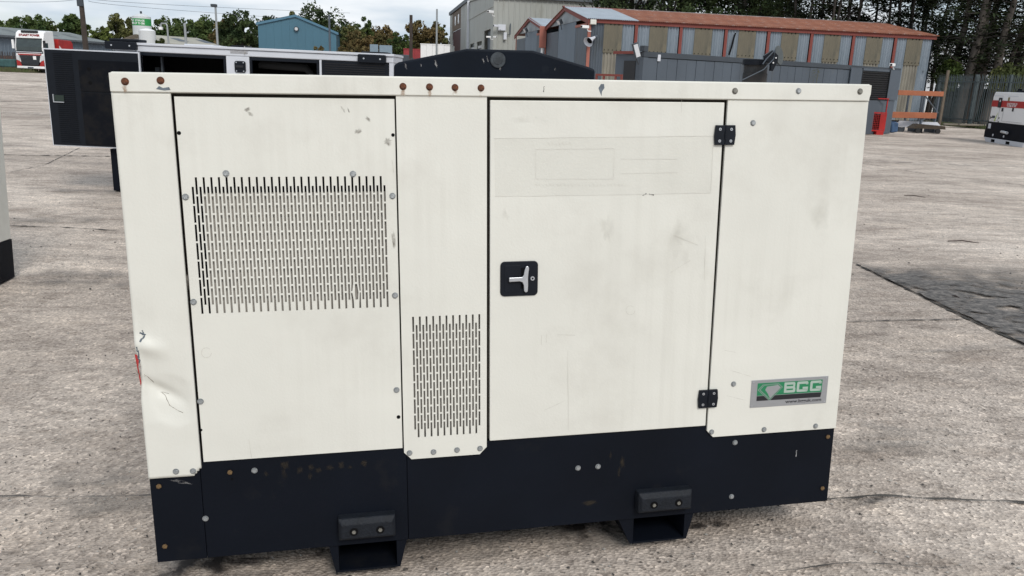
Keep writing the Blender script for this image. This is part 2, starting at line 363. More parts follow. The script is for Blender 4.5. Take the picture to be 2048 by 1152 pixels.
ni=len(lo2); mbp=MB(); mbp.add(vs,[(r*ni+i,r*ni+i+1,(r+1)*ni+i+1,(r+1)*ni+i) for r in range(NR) for i in range(ni-1)],0,True)
o=mbp.build('dark_patch',pm,ground,fixn=False); a=o.data.attributes.new('fade','FLOAT','POINT')
for i,x in enumerate(wt): a.data[i].value=x
gblob('damp_stain',damp,1720,860,0.45,0.12,13,ang=-0.2)
gblob('damp_stain',damp,1780,900,0.4,0.10,14)
gblob('damp_stain',damp,1960,700,0.5,0.06,15,ang=0.2)
gblob('damp_stain',damp,200,560,0.9,0.45,16)
gblob('damp_stain',damp,90,440,1.0,0.35,17)
gblob('damp_stain',damp,215,385,1.1,0.3,18)
gblob('damp_stain',damp,230,1010,0.28,0.12,19)
gblob('damp_stain',damp,180,960,0.22,0.14,22)
gblob('damp_stain',damp,110,230,4.0,0.8,23)
gblob('damp_stain',damp,1900,330,3.5,0.5,24)
# oil leaks by the feet of the set
gblob('oil_stain',oil,420,1130,0.20,0.09,31,ang=0.15,lift=0.02,rough=0.7)
gblob('oil_stain',oil,1198,1064,0.13,0.10,32,lift=0.02,rough=0.8)
gblob('oil_stain',oil,1412,1056,0.075,0.03,33,lift=0.02,rough=0.8)
gblob('oil_stain',oil,622,1112,0.045,0.09,34,lift=0.02,rough=0.7)
gblob('oil_stain',oil,1715,1010,0.10,0.035,36,lift=0.02,rough=0.8)
gblob('oil_stain',damp,1000,1105,0.9,0.10,35,ang=0.2,lift=0.018)
# loose stones: one uncountable mass
rnd=random.Random(5); st=MB()
for i in range(5200):
    if i<3400: px=rnd.uniform(-60,2110); py=rnd.uniform(560,1200)
    else: px=rnd.uniform(-60,2110); py=rnd.uniform(250,620)
    p=gp(px,py); r=rnd.choice((0.002,0.0025,0.003,0.004,0.006))*(1.0 if i<3400 else 2.0)*rnd.uniform(0.7,1.2)
    z=gz(p.x,p.y)+0.004; q=[(p.x+r*rnd.uniform(0.5,1.3)*math.cos(k*2*PI/5+rnd.random()),p.y+r*rnd.uniform(0.5,1.3)*math.sin(k*2*PI/5),z) for k in range(5)]
    q.append((p.x,p.y,z+r*rnd.uniform(0.5,1.0)))
    st.add(q,[(k,(k+1)%5,5) for k in range(5)],0 if rnd.random()<0.55 else 1)
stone1=mat('pale_stone',(0.42,0.40,0.37),0.9,var=0.3,vscale=1); stone2=mat('dark_stone',(0.07,0.065,0.06),0.9,var=0.3,vscale=1)
st.build('loose_grit',[stone1,stone2],fixn=False,kind='stuff')
twigm=mat('twig_bark',(0.05,0.035,0.03),0.9)
for i,(x0,y0,x1,y1,lab) in enumerate([(1895,484,1958,488,'long thin dark twig lying on the concrete at the right'),(1808,392,1850,396,'small reddish twig lying on the far concrete at the right'),(1900,595,1925,603,'short twig lying on the dark patch at the right')]):
    a,b=gp(x0,y0),gp(x1,y1); m_=a.lerp(b,0.5)+Vector((0,0.02,0.015)); t=MB(); t.tube([a-m_+Vector((0,0,.012)),Vector((0,0,0.01)),b-m_+Vector((0,0,.012))],[0.006,0.008,0.004],5)
    tag(t.build('twig',twigm,loc=m_),lab,'twig')

# ================================================================== main generator
Rm=Matrix(((0.98004633,-0.19695395,-0.02680174),(0.19803192,0.97909703,0.04639352),(0.01710412,-0.0507754,0.99856362)))
T=Vector((-1.06342508,2.11506595,-0.0205339+EYE))
OFF=Vector((1.1,0.48,-1.512))
mt=Rm.to_4x4(); mt.translation=T+Rm@OFF
gen=thing('generator','large cream diesel generator with slotted grilles and dark base filling the foreground','generator',mtx=mt)
def gb(mb,name,m,parent=gen,**k):
    if parent is gen: k.setdefault('loc',-OFF)
    return mb.build(name,m,parent,**k)
def plate(us,vs,hole,y0,y1,warp=None,mi=0):
    """sheet in the x-z plane with real holes; us ascending, vs descending"""
    mb=MB(); nu,nv=len(us),len(vs); W=warp or (lambda x,y,z:(x,y,z))
    for y in (y0,y1):
        mb.v+=[tuple(W(u,y,v)) for v in vs for u in us]
    N=nu*nv; solid=lambda i,j: 0<=i<nu-1 and 0<=j<nv-1 and not hole(i,j)
    def f(*a): mb.f.append(list(a)); mb.mi.append(mi); mb.sm.append(False)
    for j in range(nv-1):
        for i in range(nu-1):
            if not solid(i,j): continue
            a,b,c,d=j*nu+i,j*nu+i+1,(j+1)*nu+i+1,(j+1)*nu+i
            f(a,d,c,b); f(a+N,b+N,c+N,d+N)
            if not solid(i-1,j): f(a,a+N,d+N,d)
            if not solid(i+1,j): f(b,c,c+N,b+N)
            if not solid(i,j-1): f(a,b,b+N,a+N)
            if not solid(i,j+1): f(d,d+N,c+N,c)
    return mb
def slotted(u0,u1,v0,v1,gu,gv,na,nb,afirst):
    """grille grid: A columns start at gv, B columns half a pitch lower; returns us, vs, hole()"""
    pu=0.0099; sw=0.0056; pv=0.0515; br=0.0048; n=na+nb; us=[u0]; colphase=[]
    for k in range(n):
        x=gu+k*pu; us+=[x,x+sw]; colphase.append((k%2==0)==afirst)
    us.append(u1)
    cuts=set()
    for k in range(8): cuts|={gv-k*pv,gv-k*pv+br if k else gv,gv-k*pv-pv/2,gv-k*pv-pv/2+br if k else gv-pv/2}
    vs=sorted([v0,v1]+[c for c in cuts if gv-7.5*pv-1e-6<=c<=gv+1e-6],reverse=True)
    vv=[vs[0]]
    for c in vs[1:]:
        if vv[-1]-c>1e-5: vv.append(c)
    def hole(i,j):
        if i%2==0 or i>=2*n: return False
        ph=colphase[(i-1)//2]; z=(vv[j]+vv[j+1])/2; top=gv if ph else gv-pv/2
        t=top-z
        if t<0 or t>7*pv-br*0: return False
        fr=t%pv; return fr<pv-br
    return us,vv,hole
# -- side / roof / inner shell
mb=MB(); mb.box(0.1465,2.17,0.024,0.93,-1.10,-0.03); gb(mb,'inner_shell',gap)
for a_,b_,c_,d_ in ((0.176,0.2025,-0.675,-0.262),(0.2035,0.712,-0.317,-0.262)):  # added dark strips: painted shade behind the top and left grille slots
    mb=MB(); mb.box(a_,b_,0.018,0.0235,c_,d_); gb(mb,'slot_shade',dark)
mb=MB(); mb.prism([(0.001,-0.052),(0.001,-0.004),(0.006,0.0),(2.194,0.0),(2.199,-0.004),(2.199,-0.052)],-0.006,0.96)
roof=gb(mb,'roof',cream,bevel=0.002)
mb=MB(); mb.box(0.0005,0.02,0.040,0.955,-1.138,-0.0525); gb(mb,'side_panel',cream)
mb=MB(); mb.box(2.17,2.1985,0.0065,0.955,-1.138,-0.0525); gb(mb,'side_panel',cream)
mb=MB(); mb.box(0.03,2.17,0.931,0.957,-1.138,-0.0525); gb(mb,'back_panel',cream)
# -- left corner panel with the crash dent
def tri(x,a,b,c): return 0 if x<=a or x>=c else ((x-a)/(b-a) if x<b else (c-x)/(c-b))
def dent(x,y,z):
    # two folded facets pushed in from the left edge
    d=0.0
    e=max(0,1-x/0.135)
    d+=0.011*tri(z,-0.97,-0.88-0.25*x,-0.77)*min(1,e*1.3)*min(1,0.25+x/0.03)
    rr_=math.hypot((x-0.085),(z+0.905)*0.75); d+=0.006*max(0,1-(rr_/(0.058+0.014*noise.noise(Vector((x*20,z*20,2)))))**2)**0.8
    if x<0.13:
        ln=-0.845-0.55*x      # main crease
        s=(z-ln)/0.03
        d+=0.012*math.exp(-s*s*2.5)*max(0,1-abs(x-0.05)/0.08)
        ln2=-0.735-0.25*x; s=(z-ln2)/0.022; d-=0.012*math.exp(-s*s)*max(0,1-abs(x-0.03)/0.06)
    d+=0.0018*noise.noise(Vector((x*14,0,z*9)))*sstep((-z-0.55)/0.2)
    xx=x+0.009*tri(z,-0.90,-0.80,-0.755)*max(0,1-x/0.05)-0.002*tri(z,-0.76,-0.70,-0.45)*max(0,1-x/0.05)
    return (xx,y+d,z)
us=[0.146*i/22 for i in range(23)]; vs=[-0.052-(1.14-0.052)*j/150 for j in range(151)]
ch=lambda i,j: (us[i]+us[i+1])/2>0.146-0.024*max(0,(-1.118-(vs[j]+vs[j+1])/2)/0.022) and vs[j]<-1.115
mb=plate(us,vs,ch,-0.0035,0.0055,warp=dent)
for k in range(len(mb.sm)): mb.sm[k]=False
o=gb(mb,'corner_panel',cream,fixn=False,label='crumpled cream corner panel with a folded dent and torn edge')
for p in o.data.polygons: p.use_smooth=abs(p.normal.y)>0.5
# torn red reflector behind the dent, scratches along the folds
mb=MB(); mb.add([(-0.007,0.004,-0.765),(0.005,0.004,-0.768),(0.001,-0.001,-0.80),(0.004,0.004,-0.850),(0.001,0.005,-0.86)],[(0,2,1),(0,3,2),(0,4,3)]); gb(mb,'red_tape',redm)
def mark(pts,m,name='paint_chip',y=-0.0046,par=gen):
    mb=MB(); n=len(pts); mb.prism(pts,y,y+0.0008); return gb(mb,name,m,par)
def line(pts,wd,m,name='scratch',y=-0.0046,seed=0,wf=None):
    rnd=random.Random(seed+len(pts)); P=[]
    for a,b in zip(pts[:-1],pts[1:]):
        for k in range(5): P.append((a[0]+(b[0]-a[0])*k/5+rnd.uniform(-1,1)*wd*0.5,a[1]+(b[1]-a[1])*k/5+rnd.uniform(-1,1)*wd*0.5))
    P.append(pts[-1]); mb=MB(); v=[]
    for i,p in enumerate(P):
        q0,q1=P[max(i-1,0)],P[min(i+1,len(P)-1)]; d=Vector((q1[0]-q0[0],0,q1[1]-q0[1])).normalized(); nr=Vector((-d.z,0,d.x)); ww=wd*rnd.uniform(0.3,1.2)
        yy=wf(p[0],p[1]) if wf else y
        for s in (-1,1): v.append((p[0]+nr.x*ww*s/2,yy,p[1]+nr.z*ww*s/2))
    mb.add(v,[(2*i,2*i+1,2*i+3,2*i+2) for i in range(len(P)-1)]); return gb(mb,name,m)
# generator plane coordinates of a photo pixel (for the marks and bolts)
MI=Rm.inverted()
def gu(px,py,y0=0.0):
    d=MI@ray(px,py); o=MI@(CAM-T); t=(y0-o.y)/d.y; p=o+d*t; return (p.x,p.z)
dy=lambda x,z: dent(x,0,z)[1]-0.0042
brown=mat('torn_edge',(0.16,0.12,0.08),0.8,var=0.4,vscale=90)
for i,pl in enumerate([[(283,745),(293,753),(306,767)],[(272,738),(279,750),(290,753)],[(319,787),(328,793),(338,812),(352,820),(366,826)],[(322,788),(335,791)]]):
    line([gu(*p) for p in pl],0.0013,brown,seed=i,wf=dy)
for i,pl in enumerate([[(286,660),(289,670),(282,682)],[(281,665),(293,668)],[(276,690),(278,715)],[(277,700),(279,725)]]):
    line([gu(*p) for p in pl],0.005,chip,'paint_chip',seed=i,wf=dy)
# -- left grille panel
us,vv,hole=slotted(0.1535,0.7305,-0.061,-1.100,0.1795,-0.2735,26,27,False)
def bent(x,y,z):
    k=math.exp(-((x-0.600)/0.006)**2-((z+0.608)/0.018)**2); k2=math.exp(-((x-0.612)/0.006)**2-((z+0.612)/0.02)**2)
    return (x-0.004*k+0.004*k2,y-0.003*k,z)
mb=plate(us,vv,hole,-0.001,0.002,warp=bent); gb(mb,'grille_panel',cream,fixn=False,label='left removable cream panel with a wide slotted grille')
mb=MB(); mb.box(0.203,0.725,0.012,0.017,-0.68,-0.318); gb(mb,'baffle',foam)
# -- middle post with the small grille
us,vv,hole=slotted(0.735,0.991,-0.052,-1.1380,0.7675,-0.6870,10,11,True)
def cham(x,y,z):
    if z<-1.115:
        k=0.022*min(1,(-z-1.115)/0.022); x=max(0.735+k,min(0.991-k,x))
    return (x,y,z)
j=[k for k in range(len(vv)) if vv[k]<-1.10]; vv2=vv[:-1]+[-1.115,-1.126,-1.138]
hole2=lambda i,j_,h=hole,n=len(vv): (j_<n-2 and h(i,j_))
mb=plate(us,vv2,hole2,-0.0035,0.0,warp=cham); gb(mb,'centre_post',cream,fixn=False,label='cream centre post with a small slotted grille')
mb=MB(); mb.box(0.75,0.98,0.014,0.019,-1.10,-0.665); gb(mb,'baffle',foam)
# -- door
mb=MB(); mb.prism([(1.0005,-1.0965),(1.7205,-1.0965),(1.7165,-0.0600),(1.0005,-0.0610)],-0.0030,0.022); gb(mb,'door',cream,bevel=0.0022,label='cream access door with a black recessed latch')
# -- right panel
mb=MB(); mb.prism([(1.7265,-0.0525),(1.7265,-1.115),(1.749,-1.1385),(2.1985,-1.1385),(2.1985,-0.0525)][::-1],-0.0035,0.006); gb(mb,'end_panel',cream,bevel=0.0015)
# -- front roof rail, a folded strip proud of the panels
mb=MB(); mb.prism([(0.0,-0.0500),(0.0,-0.003),(2.1995,-0.003),(2.1995,-0.030),(2.194,-0.0500)][::-1],-0.0095,-0.0062); gb(mb,'roof_rail',cream,bevel=0.0012)
# -- base
mb=MB(); mb.box(0.0,0.140,0.004,0.95,-1.412,-1.10); mb.box(0.1412,0.7425,0.0045,0.95,-1.412,-1.1015); mb.box(0.7437,2.198,0.004,0.95,-1.412,-1.10)
gb(mb,'base',navy,bevel=0.0015,label='dark steel base with rust-ringed scuffs')
def pocket(a0,a1,b0,b1):
    mb=MB(); zt=-1.4125; zb=-1.508
    mb.prism([(a0,zt),(b0,zb),(b0+0.010,zb),(b0+0.010,zt)],0.012,0.92); mb.prism([(b1-0.010,zt),(b1-0.010,zb),(b1,zb),(a1,zt)],0.012,0.92)
    mb.box(b0+0.0102,b1-0.0102,0.012,0.92,zb,zb+0.006); mb.box(b0+0.0102,b1-0.0102,0.3,0.32,zb+0.0062,zt-0.001)
    gb(mb,'forklift_pocket',navy)
pocket(0.497,0.739,0.516,0.716); pocket(1.437,1.705,1.481,1.682)
def buffer(u0,u1,v0,v1):
    mb=MB(); a=0.010; y0=-0.038; y1=0.0035
    o4=[(u0,v0),(u1,v0),(u1,v1),(u0,v1)]; i4=[(u0+a,v0+a),(u1-a,v0+a),(u1-a,v1-2*a*0.8),(u0+a,v1-2*a*0.8)]
    mb.add([(x,y1,z) for x,z in o4]+[(x,y0+0.012,z) for x,z in o4]+[(x,y0,z) for x,z in i4],[(0,1,5,4),(1,2,6,5),(2,3,7,6),(3,0,4,7),(4,5,9,8),(5,6,10,9),(6,7,11,10),(7,4,8,11),(8,9,10,11)])
    gb(mb,'rubber_buffer',rubber,bevel=0.003)
    for f in (0.27,0.73):
        x=u0+(u1-u0)*f; z=(v0+v1)/2-0.004
        m2=MB(); m2.tube([(x,y0-0.0012,z),(x,y0+0.001,z)],[0.013,0.013],16); gb(m2,'bolt_recess',dark)
        m2=MB(); m2.tube([(x,y0-0.004,z),(x,y0-0.001,z)],[0.0062,0.0062],6); gb(m2,'bolt',zincd)
buffer(0.530,0.702,-1.378,-1.306); buffer(1.490,1.676,-1.377,-1.306)
# -- bolts
def boltmesh(name,m,r,washer=True):
    b=MB()
    if washer: b.tube([(0,0,0),(0,-0.0012,0)],[r*1.28,r*1.22],18)
    b.tube([(0,-0.0012,0),(0,-0.0042,0),(0,-0.0052,0)],[r,r,r*0.86],6)
    return b.mesh(name,m)
BZ=boltmesh('bolt',zinc,0.0072); BR=boltmesh('bolt',rust,0.0078); BD=boltmesh('bolt',zincd,0.0075); BB=boltmesh('bolt',brassy,0.0078,False)
rnd=random.Random(3)
def bolt(px,py,me,y,**k):
    u,v=gu(px,py,y); inst(me,'bolt',gen,Vector((u,y,v))-OFF,(0,rnd.uniform(0,1),0),(1,1,1),**k)
for px,py in ((250,163),(321,161),(806,173),(859,174),(910,175),(962,176)): bolt(px,py,BR,-0.0096,label='rusty bolt head')
for px,py in ((1470,182),(1720,183)): bolt(px,py,BD,-0.0096)
bolt(1597,182,BZ,-0.0096)
for px,py in ((1506,246),(1423,864),(1467,768),(1528,859),(1631,852),(352,943),(386,942),(819,906),(867,904),(914,900),(960,897)): bolt(px,py,BZ,-0.0036)
for px,py in ((452,347),(706,348),(371,394),(387,604),(785,392),(790,591),(401,803),(793,780)): bolt(px,py,BZ,-0.0011)
for px,py in ((509,941),(411,1037),(1156,936),(1196,933),(1470,885),(1463,993)): bolt(px,py,BZ,0.0036)
for px,py in ((318,972),(330,1092),(460,944),(1655,873),(1644,976)): bolt(px,py,BB,0.0036,label='brown corroded bolt head')
u,v=gu(735,1132); m2=MB(); m2.tube([(u,0.29,v+0.01),(u,0.296,v+0.01)],[0.008,0.008],10)
def hole_disc(px,py,r,y):
    u,v=gu(px,py,y); m2=MB(); m2.tube([(u,y-0.0006,v),(u,y+0.002,v)],[r,r],14); gb(m2,'screw_hole',dark)
for px,py,r in ((358,266,0.0052),(786,270,0.005),(797,834,0.0058),(402,860,0.004)): hole_disc(px,py,r,-0.0011)
hole_disc(464,958,0.004,0.0038)
# -- latch
def rrect(x0,x1,z0,z1,r,n=5):
    P=[]
    for cx,cz,a in ((x1-r,z1-r,0),(x0+r,z1-r,90),(x0+r,z0+r,180),(x1-r,z0+r,270)):
        for k in range(n+1): t=math.radians(a+90*k/n); P.append((cx+r*math.cos(t),cz+r*math.sin(t)))
    return P
lx0,lx1,lz0,lz1=1.0315,1.1465,-0.6345,-0.5285
LT=MB(); LT.prism(rrect(lx0,lx1,lz0,lz1,0.013),-0.0072,-0.0028)
latch=gb(LT,'latch',blackp,bevel=0.0015)
def sub(mb,name,m,parent,**k): return mb.build(name,m,parent,**k)
m2=MB(); m2.prism(rrect(1.078,1.118,-0.612,-0.548,0.004),-0.0079,-0.0073); sub(m2,'recess',dark,latch)
m2=MB(); m2.prism(rrect(lx0+0.012,lx0+0.062,lz0+0.012,lz1-0.012,0.003),-0.0082,-0.0073); sub(m2,'guard',blackp,latch,bevel=0.0008)
hx0=1.056; zc=-0.5815
TP=[(hx0,zc-0.0065),(1.088,zc-0.0055),(1.097,zc-0.009),(1.1005,zc-0.018),(1.102,zc-0.036),(1.107,zc-0.0405),(1.113,zc-0.0375),(1.114,zc-0.018),(1.1135,zc),(1.1145,zc+0.020),(1.1165,zc+0.034),(1.113,zc+0.040),(1.107,zc+0.039),(1.103,zc+0.028),(1.100,zc+0.012),(1.095,zc+0.007),(hx0,zc+0.0065)]
m2=MB(); m2.prism(TP,-0.020,-0.0145); m2.box(hx0+0.002,hx0+0.014,-0.0144,-0.0073,zc-0.005,zc+0.005); sub(m2,'handle',silver,latch,bevel=0.0015)
m2=MB(); m2.tube([(1.1295,-0.0073,zc),(1.1295,-0.0098,zc)],[0.0068,0.0062],16); m2.tube([(1.1295,-0.0099,zc),(1.1295,-0.0102,zc)],[0.003,0.003],10,1); sub(m2,'lock_barrel',[silver,dark],latch)
# -- hinges
screwm=silver
for (x0,x1,z1,z0) in ((1.688,1.7545,-0.127,-0.186),(1.687,1.7535,-0.970,-1.031)):
    m2=MB(); xm=(x0+x1)/2
    m2.prism([(x0+0.002,z0),(xm-0.0006,z0),(xm-0.0006,z1),(x0+0.002,z1),(x0-0.001,(z0+z1)/2)],-0.0115,-0.0042)
    m2.prism([(xm+0.0006,z0+0.0003),(x1-0.002,z0+0.0003),(x1+0.001,(z0+z1)/2),(x1-0.002,z1+0.0003),(xm+0.0006,z1+0.0003)],-0.0115,-0.0042)
    m2.tube([(xm,-0.0118,z0+0.018),(xm,-0.0118,z1-0.018)],[0.0032,0.0032],10)
    hg=gb(m2,'hinge',blackp,bevel=0.001)
    for x in (x0+0.0155,x1-0.0145):
        for z in (z1-0.012,z0+0.012):
            m3=MB(); m3.tube([(x,-0.0116,z),(x,-0.0123,z)],[0.0045,0.0042],14); m3.tube([(x,-0.01235,z),(x,-0.0126,z)],[0.0018,0.0018],8,1); m3.build('screw',[screwm,dark],hg)
# -- maker's plate
px0,px1,pz0,pz1=1.8725,2.1505,-1.0435,-0.9480
m2=MB(); m2.box(px0,px1,-0.0052,-0.0036,pz0,pz1); np_=gb(m2,'nameplate',platem,bevel=0.0007,label='silver nameplate with green and black bands')
W_,H_=px1-px0,pz1-pz0
def fx(t): return px0+W_*t
def fz(t): return pz1-H_*t
def film(polys,name,m,y):
    mb=MB()
    for p in polys: mb.prism([(fx(a),fz(b)) for a,b in p],y,y+0.0003)
    return mb.build(name,m,np_)
film([[(0.078,0.57),(0.925,0.57),(0.925,0.115),(0.078,0.115)]],'green_band',greenm,-0.0056)
film([[(0.078,0.76),(0.915,0.76),(0.925,0.585),(0.078,0.585)]],'black_band',blackm,-0.0056)
# gem emblem: ring outline + inner solid
def ringpoly(outer,inner):
    n=len(outer); return [[outer[i],outer[(i+1)%n],inner[(i+1)%n],inner[i]] for i in range(n)]
gem=[(0.085,0.36),(0.145,0.17),(0.345,0.15),(0.405,0.30),(0.245,0.78)]
cx,cy=0.245,0.36
sc=lambda P,k:[(cx+(a-cx)*k,cy+(b-cy)*k) for a,b in P]
film(ringpoly(gem,sc(gem,0.95)),'emblem',platem,-0.0060)
film([sc(gem,0.945)],'emblem',greenm,-0.0059)
film(ringpoly(sc(gem,0.86),sc(gem,0.80)),'emblem',platem,-0.0060)
film([[(0.20,0.25),(0.335,0.215),(0.375,0.32),(0.25,0.69),(0.215,0.50),(0.18,0.37)]],'emblem',platem,-0.0061)
lt=mat('plate_lettering',(0.42,0.52,0.46),0.4,0.3)
def glyph(ch,x,wd,z0,z1):
    s=0.032; t=(z1-z0)*0.235; X0,X1=x,x+wd; P=[]
    R_=lambda a,b,c,d: P.append([(a,d),(b,d),(b,c),(a,c)])
    c_=0.012; cz=(z1-z0)*0.10
    if ch=='B':
        R_(X0,X0+s,z0,z1); R_(X0+s,X1-s,z0,z0+t); R_(X0+s,X1-s,(z0+z1)/2-t/2,(z0+z1)/2+t/2); R_(X0+s,X1-s,z1-t,z1)
        P.append([(X1-s,z1),(X1-c_,z1),(X1,z1-cz),(X1,(z0+z1)/2+cz),(X1-c_*0.7,(z0+z1)/2),(X1-s,(z0+z1)/2)]); P.append([(X1-s,(z0+z1)/2),(X1-c_*0.7,(z0+z1)/2),(X1-c_*0.5,(z0+z1)/2-cz),(X1-c_*0.5,z0+cz),(X1-c_*1.5,z0),(X1-s,z0)])
    else:
        P.append([(X0,z0+cz),(X0,z1-cz),(X0+c_,z1),(X0+s,z1),(X0+s,z0),(X0+c_,z0)]); R_(X0+s,X1-c_,z0,z0+t); R_(X0+s,X1-c_,z1-t,z1)
        R_(X1-s,X1,z0+(z1-z0)*0.18+0.0,z0+(z1-z0)*0.30); R_(X1-s,X1,(z0+z1)/2+t*0.1,z1-cz); R_(X1-s*2.2,X1-s,(z0+z1)/2+t*0.1,(z0+z1)/2+t*0.1+t*0.9); P.append([(X1-c_,z0),(X1,z0+cz),(X1,z0+t),(X1-c_,z0+t)]); P.append([(X1-c_,z1),(X1,z1-cz),(X1-c_,z1-t)])
    return P
for chh,x in (('B',0.425),('G',0.59),('G',0.765)):
    mbx=MB()
    for p in glyph(chh,x,0.148,0.14,0.52):
        mbx.add([(fx(a),-0.0060,fz(b)) for a,b in p],[tuple(range(len(p)))])
    mbx.build('letter',lt,np_)
text('web_address','www.bgguk.com',blackm,np_,(fx(0.455),-0.0054,fz(0.945)),(PI/2,0,0),W_*0.475,H_*0.155,ext=0.0001,bold=0.02)
for a,b in ((0.025,0.07),(0.975,0.07),(0.025,0.94),(0.975,0.94)):
    m3=MB(); m3.tube([(fx(a),-0.0053,fz(b)),(fx(a),-0.0065,fz(b))],[0.0024,0.0018],10); m3.build('rivet',silver,np_)
# -- scars on the paint
def smu(px,py,rx,rz,seed,m=smudge,name='smudge',y=-0.0018,ang=0,rough=0.5):
    u,v=gu(px,py,y); o=fade_blob(name,m,(u,v),rx,rz,lambda a,b:y,gen,seed,ang,n=20,rough=rough,rings=4,plane='xz'); o.location=-OFF; return o
for i,(px,py,rx,rz,an) in enumerate([(494,219,.009,.006,.5),(501,228,.009,.006,-.4),(686,219,.003,.010,.6),(697,220,.002,.008,.3),(736,238,.010,.005,-.7),(717,262,.012,.008,.6),(775,283,.012,.014,-.7),(370,560,.012,.03,0),(787,480,.006,.03,0)]): smu(px,py,rx,rz,i+3,ang=an)
for i,(px,py,rx,rz) in enumerate([(1215,455,.02,.035),(1060,240,.05,.01),(1360,480,.03,.07),(1010,440,.012,.03),(1640,430,.03,.05)]): smu(px,py,rx*1.2,rz*1.2,i+40,m=greyfilm,y=-0.0036)
for i,(px,py) in enumerate(((250,178),(806,185),(859,186),(910,187),(962,188))): smu(px,py,0.007,0.010,60+i,m=ruststain,name='rust_streak',y=-0.0098)
for i,(px,py,rx,rz) in enumerate([(570,930,.012,.014),(568,948,.008,.02),(600,940,.010,.012),(622,935,.012,.010),(620,952,.007,.014),(637,941,.010,.010),(660,935,.012,.012),(682,930,.011,.013),(700,935,.008,.008),(728,926,.012,.010),(533,948,.007,.008)]): smu(px,py,rx,rz,80+i,m=rustdim,name='rust_ring',y=0.0032)
for i,(px,py,rx,rz,m) in enumerate([(1221,910,.005,.012,rustdim),(1244,925,.010,.02,rustdim),(1238,945,.005,.02,rustdim),(360,963,.030,.006,pale),(1180,1005,.03,.01,rustdim)]): smu(px,py,rx,rz,110+i,m=m,name='scuff',y=0.0032,ang=-0.25 if m is pale else 0)
mark([gu(px,py,-.01) for px,py in ((1199,182),(1197,176),(1202,168),(1208,168),(1209,176),(1204,183),(1203,192))],chip,y=-0.0100)
line([gu(1088,173,-.01),gu(1087,184,-.01)],0.0022,chipd,y=-0.0099)
mark([gu(px,py,-.01) for px,py in ((312,178),(318,172),(326,176),(338,174),(341,180),(328,181))],chip,y=-0.0100)
for a,b in (((1284,391),(1292,387)),((1297,388),(1307,390))): line([gu(*a),gu(*b)],0.0030,chipd,y=-0.0036)
line([gu(1594,902),gu(1593,914)],0.003,pale if False else silver,y=0.0034)
hair=mat('hair_scratch',(0.50,0.48,0.43),0.6)
for i,pl in enumerate([[(1115,669),(1128,669),(1150,670)],[(1083,670),(1082,690)],[(1093,668),(1092,684)],[(1340,545),(1380,520)],[(1345,470),(1395,490)],[(1410,470),(1408,560)],[(1088,820),(1130,800)],[(1135,700),(1136,860)],[(1460,740),(1500,752)],[(1450,790),(1490,800)],[(1448,700),(1470,704)],[(498,878),(503,915)],[(784,320),(787,345)],[(1362,200),(1362,225)]]):
    line([gu(*p) for p in pl],0.0010,hair,y=-0.0036 if pl[0][0]>990 else -0.0018,seed=i)
for c,r,y in (((1260,620),9,-0.0036),((413,705),10,-0.0018),((530,947),0,0)):
    if r: line([gu(c[0]+r*math.cos(k*PI/8),c[1]+r*math.sin(k*PI/8)) for k in range(15)],0.0009,hair,name='ring_mark',y=y)
# ghost of a removed sticker on the door
ghost=decal('sticker_ghost',(0.60,0.59,0.54),0.22,5,0.10,1.0)
gq=[gu(988,277),gu(1425,272),gu(1421,386),gu(990,393)]
mb=MB(); mb.add([(a,-0.0034,b) for a,b in gq],[(0,1,2,3)]); o=gb(mb,'sticker_ghost',ghost)
a=o.data.attributes.new('fade','FLOAT','POINT')
for k in range(4): a.data[k].value=0.8
for pl in ([(988,277),(1230,274),(1425,272)],[(990,393),(1200,390),(1421,386)],[(1070,299),(1228,297)],[(1071,358),(1226,358)],[(1071,299),(1071,358)],[(1228,298),(1226,358)],[(1240,318),(1354,318)],[(1240,347),(1354,345)],[(1425,290),(1421,380)]):
    line([gu(*p) for p in pl],0.0013,residue,name='residue_line',y=-0.0037)
rnd=random.Random(8)
for k in range(26):
    px=1070+k*7.2
    line([gu(px,368+rnd.uniform(-1,1)),gu(px+rnd.uniform(1,4),372+rnd.uniform(-1,1))],0.0014,residue,name='residue_line',y=-0.0037,seed=k)
for k in range(7): line([gu(1096+k*7,286+rnd.uniform(-2,1)),gu(1099+k*7,290)],0.0016,residue,name='residue_line',y=-0.0037,seed=k)
# ================================================================== background materials
steel_g=mat('grey_wall_paint',(0.085,0.105,0.13),0.55,var=0.2,vscale=1.2,dirt=(0.06,0.07,0.075),dscale=2,stretch=(1,1,0.35))
galv=mat('galvanised_sheet',(0.23,0.27,0.315),0.5,0.15,col2=(0.15,0.185,0.22),vscale=1.4,dirt=(0.30,0.32,0.34),dscale=3,dlo=0.55,dhi=0.8,stretch=(1,1,0.35))
fibre=mat('yellowed_fibreglass',(0.165,0.143,0.098),0.6,col2=(0.105,0.094,0.068),vscale=0.9,dirt=(0.085,0.08,0.06),dscale=2.2,stretch=(1,1,0.3))
fibre2=mat('stained_sheet',(0.30,0.28,0.23),0.6,col2=(0.13,0.12,0.10),vscale=1.5,stretch=(1,1,0.2))
rusted=mat('rusty_roof_sheet',(0.31,0.118,0.064),0.85,col2=(0.20,0.072,0.042),vscale=0.8,dirt=(0.38,0.27,0.23),dscale=2.5,dlo=0.54,dhi=0.72)
roofnew=mat('bright_roof_sheet',(0.42,0.47,0.52),0.45,0.2,var=0.15,vscale=1)
redoxide=mat('red_oxide_paint',(0.19,0.042,0.032),0.65,col2=(0.17,0.035,0.025),vscale=1.5)
salmon=mat('faded_red_paint',(0.36,0.125,0.09),0.65,var=0.2,vscale=1.5)
hallw=mat('pale_hall_cladding',(0.36,0.37,0.345),0.6,var=0.12,vscale=0.4,dirt=(0.26,0.26,0.23),dscale=0.8,stretch=(1,1,0.3))
